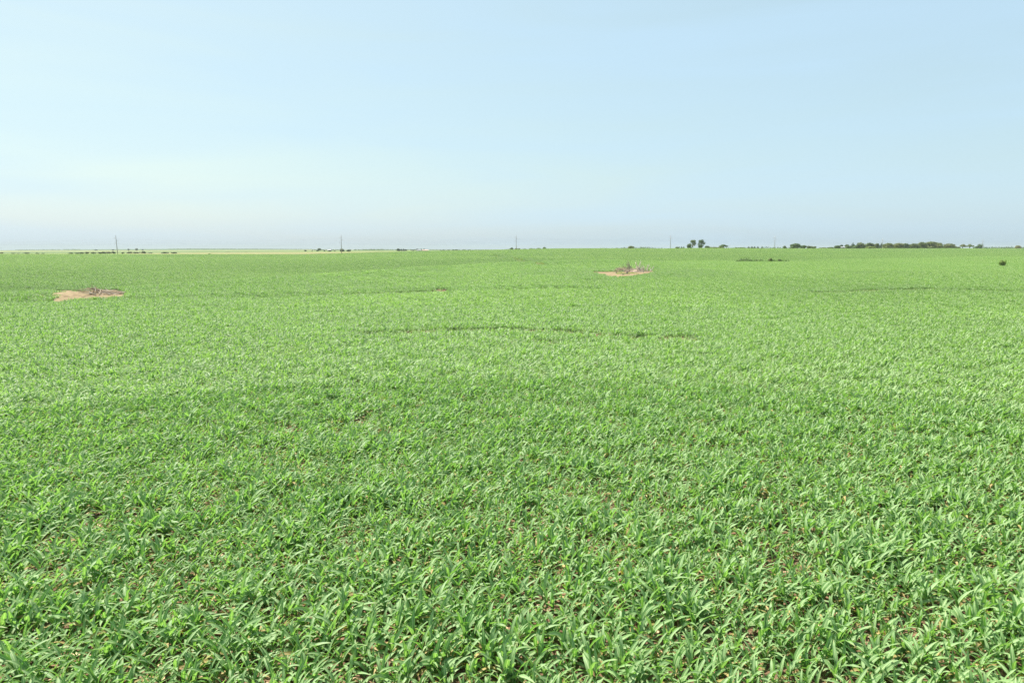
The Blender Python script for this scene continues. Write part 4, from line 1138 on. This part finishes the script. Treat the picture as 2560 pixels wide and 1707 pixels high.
for px in np.arange(1842, 1970, 5.5):
    x, y = ground_at(px, 654.5 + random.uniform(-.4, .4), .3); W.append((x, y, random.uniform(.7, 1.5), random.choice([1.1, 1.3, 1.6, 2.0]) * (1.25 if 1850 < px < 1900 else .8), 130))
weeds("weeds", W, "olive green weeds in the strip around the two shrubs", 31, .24, M_TREE)
W = []
for px in np.linspace(1542, 1590, 16):
    x, y = ground_at(px, 685 + random.uniform(-1.5, 1.5)); W.append((x, y, .7, .45, 70))
weeds("weeds", W, "olive weeds on the bare soil before the dead trees", 32, .09)
W = []
for px in np.linspace(1630, 1645, 5):
    x, y = ground_at(px, 675); W.append((x, y, .9, .9, 120))
weeds("weeds", W, "bright green weeds at the right end of the dead tree clearing", 33, .14, M_STALK)
W = []
for u in np.linspace(0, 1, 26):
    x, y = ground_at(1236 + 120 * u, 638 + 22 * u ** 1.1, .2); W.append((x + random.uniform(-1, 1), y, .6, random.choice([.4, .6, 1.1]), 40))
weeds("weeds", W, "tufts of weeds along the narrow slanting strip in the far field", 34, .18)
W = []
for px, py in ((222, 727), (229, 729), (226, 731)):
    x, y = ground_at(236, 741); W.append((x + (px - 236) * .055, y - .3, .7, .3, 0))
bx_, by_ = ground_at(224, 741)
W = [(bx_ + random.uniform(-.8, .8), by_ + random.uniform(-.5, .5), .5, .95, 45) for _ in range(5)]
weeds("weeds", W, "green weeds growing on the left brush mound", 35, .09)

def litter():
    rng = random.Random(77)
    gy = np.arange(2, 36, .5); gx = np.arange(-36, 36.1, .5)
    HG = height(*np.meshgrid(gx, gy))
    def hz(x, y):
        return float(HG[min(max(int(round((y - 2) / .5)), 0), len(gy) - 1), min(max(int(round((x + 36) / .5)), 0), len(gx) - 1)])
    cl, st = MB(), MB()
    octv = [Vector(v) for v in ((1, 0, 0), (0, 1, 0), (-1, 0, 0), (0, -1, 0), (0, 0, 1), (0, 0, -1))]
    octf = [(0, 1, 4), (1, 2, 4), (2, 3, 4), (3, 0, 4), (1, 0, 5), (2, 1, 5), (3, 2, 5), (0, 3, 5)]
    for _ in range(5200):
        y = 4 + 30 * rng.random() ** 1.3; x = rng.uniform(-1, 1) * (4 + y * .85)
        s = rng.uniform(.02, .07) * (1.6 if rng.random() < .06 else 1)
        rot = Matrix.Rotation(rng.uniform(0, 6.28), 3, 'Z') @ Matrix.Rotation(rng.uniform(-.5, .5), 3, 'X')
        c = Vector((x, y, hz(x, y) + s * .3))
        cl.add([c + rot @ Vector((v.x * s * rng.uniform(.7, 1.3), v.y * s * rng.uniform(.7, 1.3), v.z * s * rng.uniform(.5, .9))) for v in octv], octf)
    for _ in range(6000):
        y = 4 + 30 * rng.random() ** 1.3; x = rng.uniform(-1, 1) * (4 + y * .85)
        L, wd = rng.uniform(.05, .22), rng.uniform(.008, .03)
        a = rng.uniform(0, 6.28); u = Vector((math.cos(a), math.sin(a), rng.uniform(-.15, .25))); v = Vector((-math.sin(a), math.cos(a), rng.uniform(-.4, .4)))
        c = Vector((x, y, hz(x, y) + .03 + rng.uniform(0, .03)))
        b = c + Vector((0, 0, rng.uniform(.0, .02)))
        st.add([c - u * L * .5 - v * wd, c - u * L * .5 + v * wd, b + v * wd * 1.2, b - v * wd * 1.2, c + u * L * .5 + v * wd * .6, c + u * L * .5 - v * wd * .6], [(0, 1, 2, 3), (3, 2, 4, 5)])
    tag(cl.build("soil_clods", M_CLOD), "brown soil clods between the near maize plants", "soil clods", kind='stuff')
    tag(st.build("crop_residue", M_STRAW), "tan dry crop residue scattered on the soil between maize", "residue", kind='stuff')
litter()

# ------------------------------------------------------------------ haze in the air
def haze():
    mb = MB(); mb.box(-9600, 9600, -9600, 9600, -60, 34)
    m = bpy.data.materials.new("haze_air"); m.use_nodes = True
    n, l = m.node_tree.nodes, m.node_tree.links
    n.clear()
    out = n.new("ShaderNodeOutputMaterial"); pv = n.new("ShaderNodeVolumePrincipled")
    pv.inputs['Color'].default_value = (.56, .63, .60, 1)
    pv.inputs['Density'].default_value = 0.85e-4
    pv.inputs['Density Attribute'].default_value = ""
    pv.inputs['Anisotropy'].default_value = 0.0
    l.new(pv.outputs[0], out.inputs['Volume'])
    o = mb.build("haze", m); tag(o, "thin pale haze filling the air over the fields", kind='stuff')
haze()
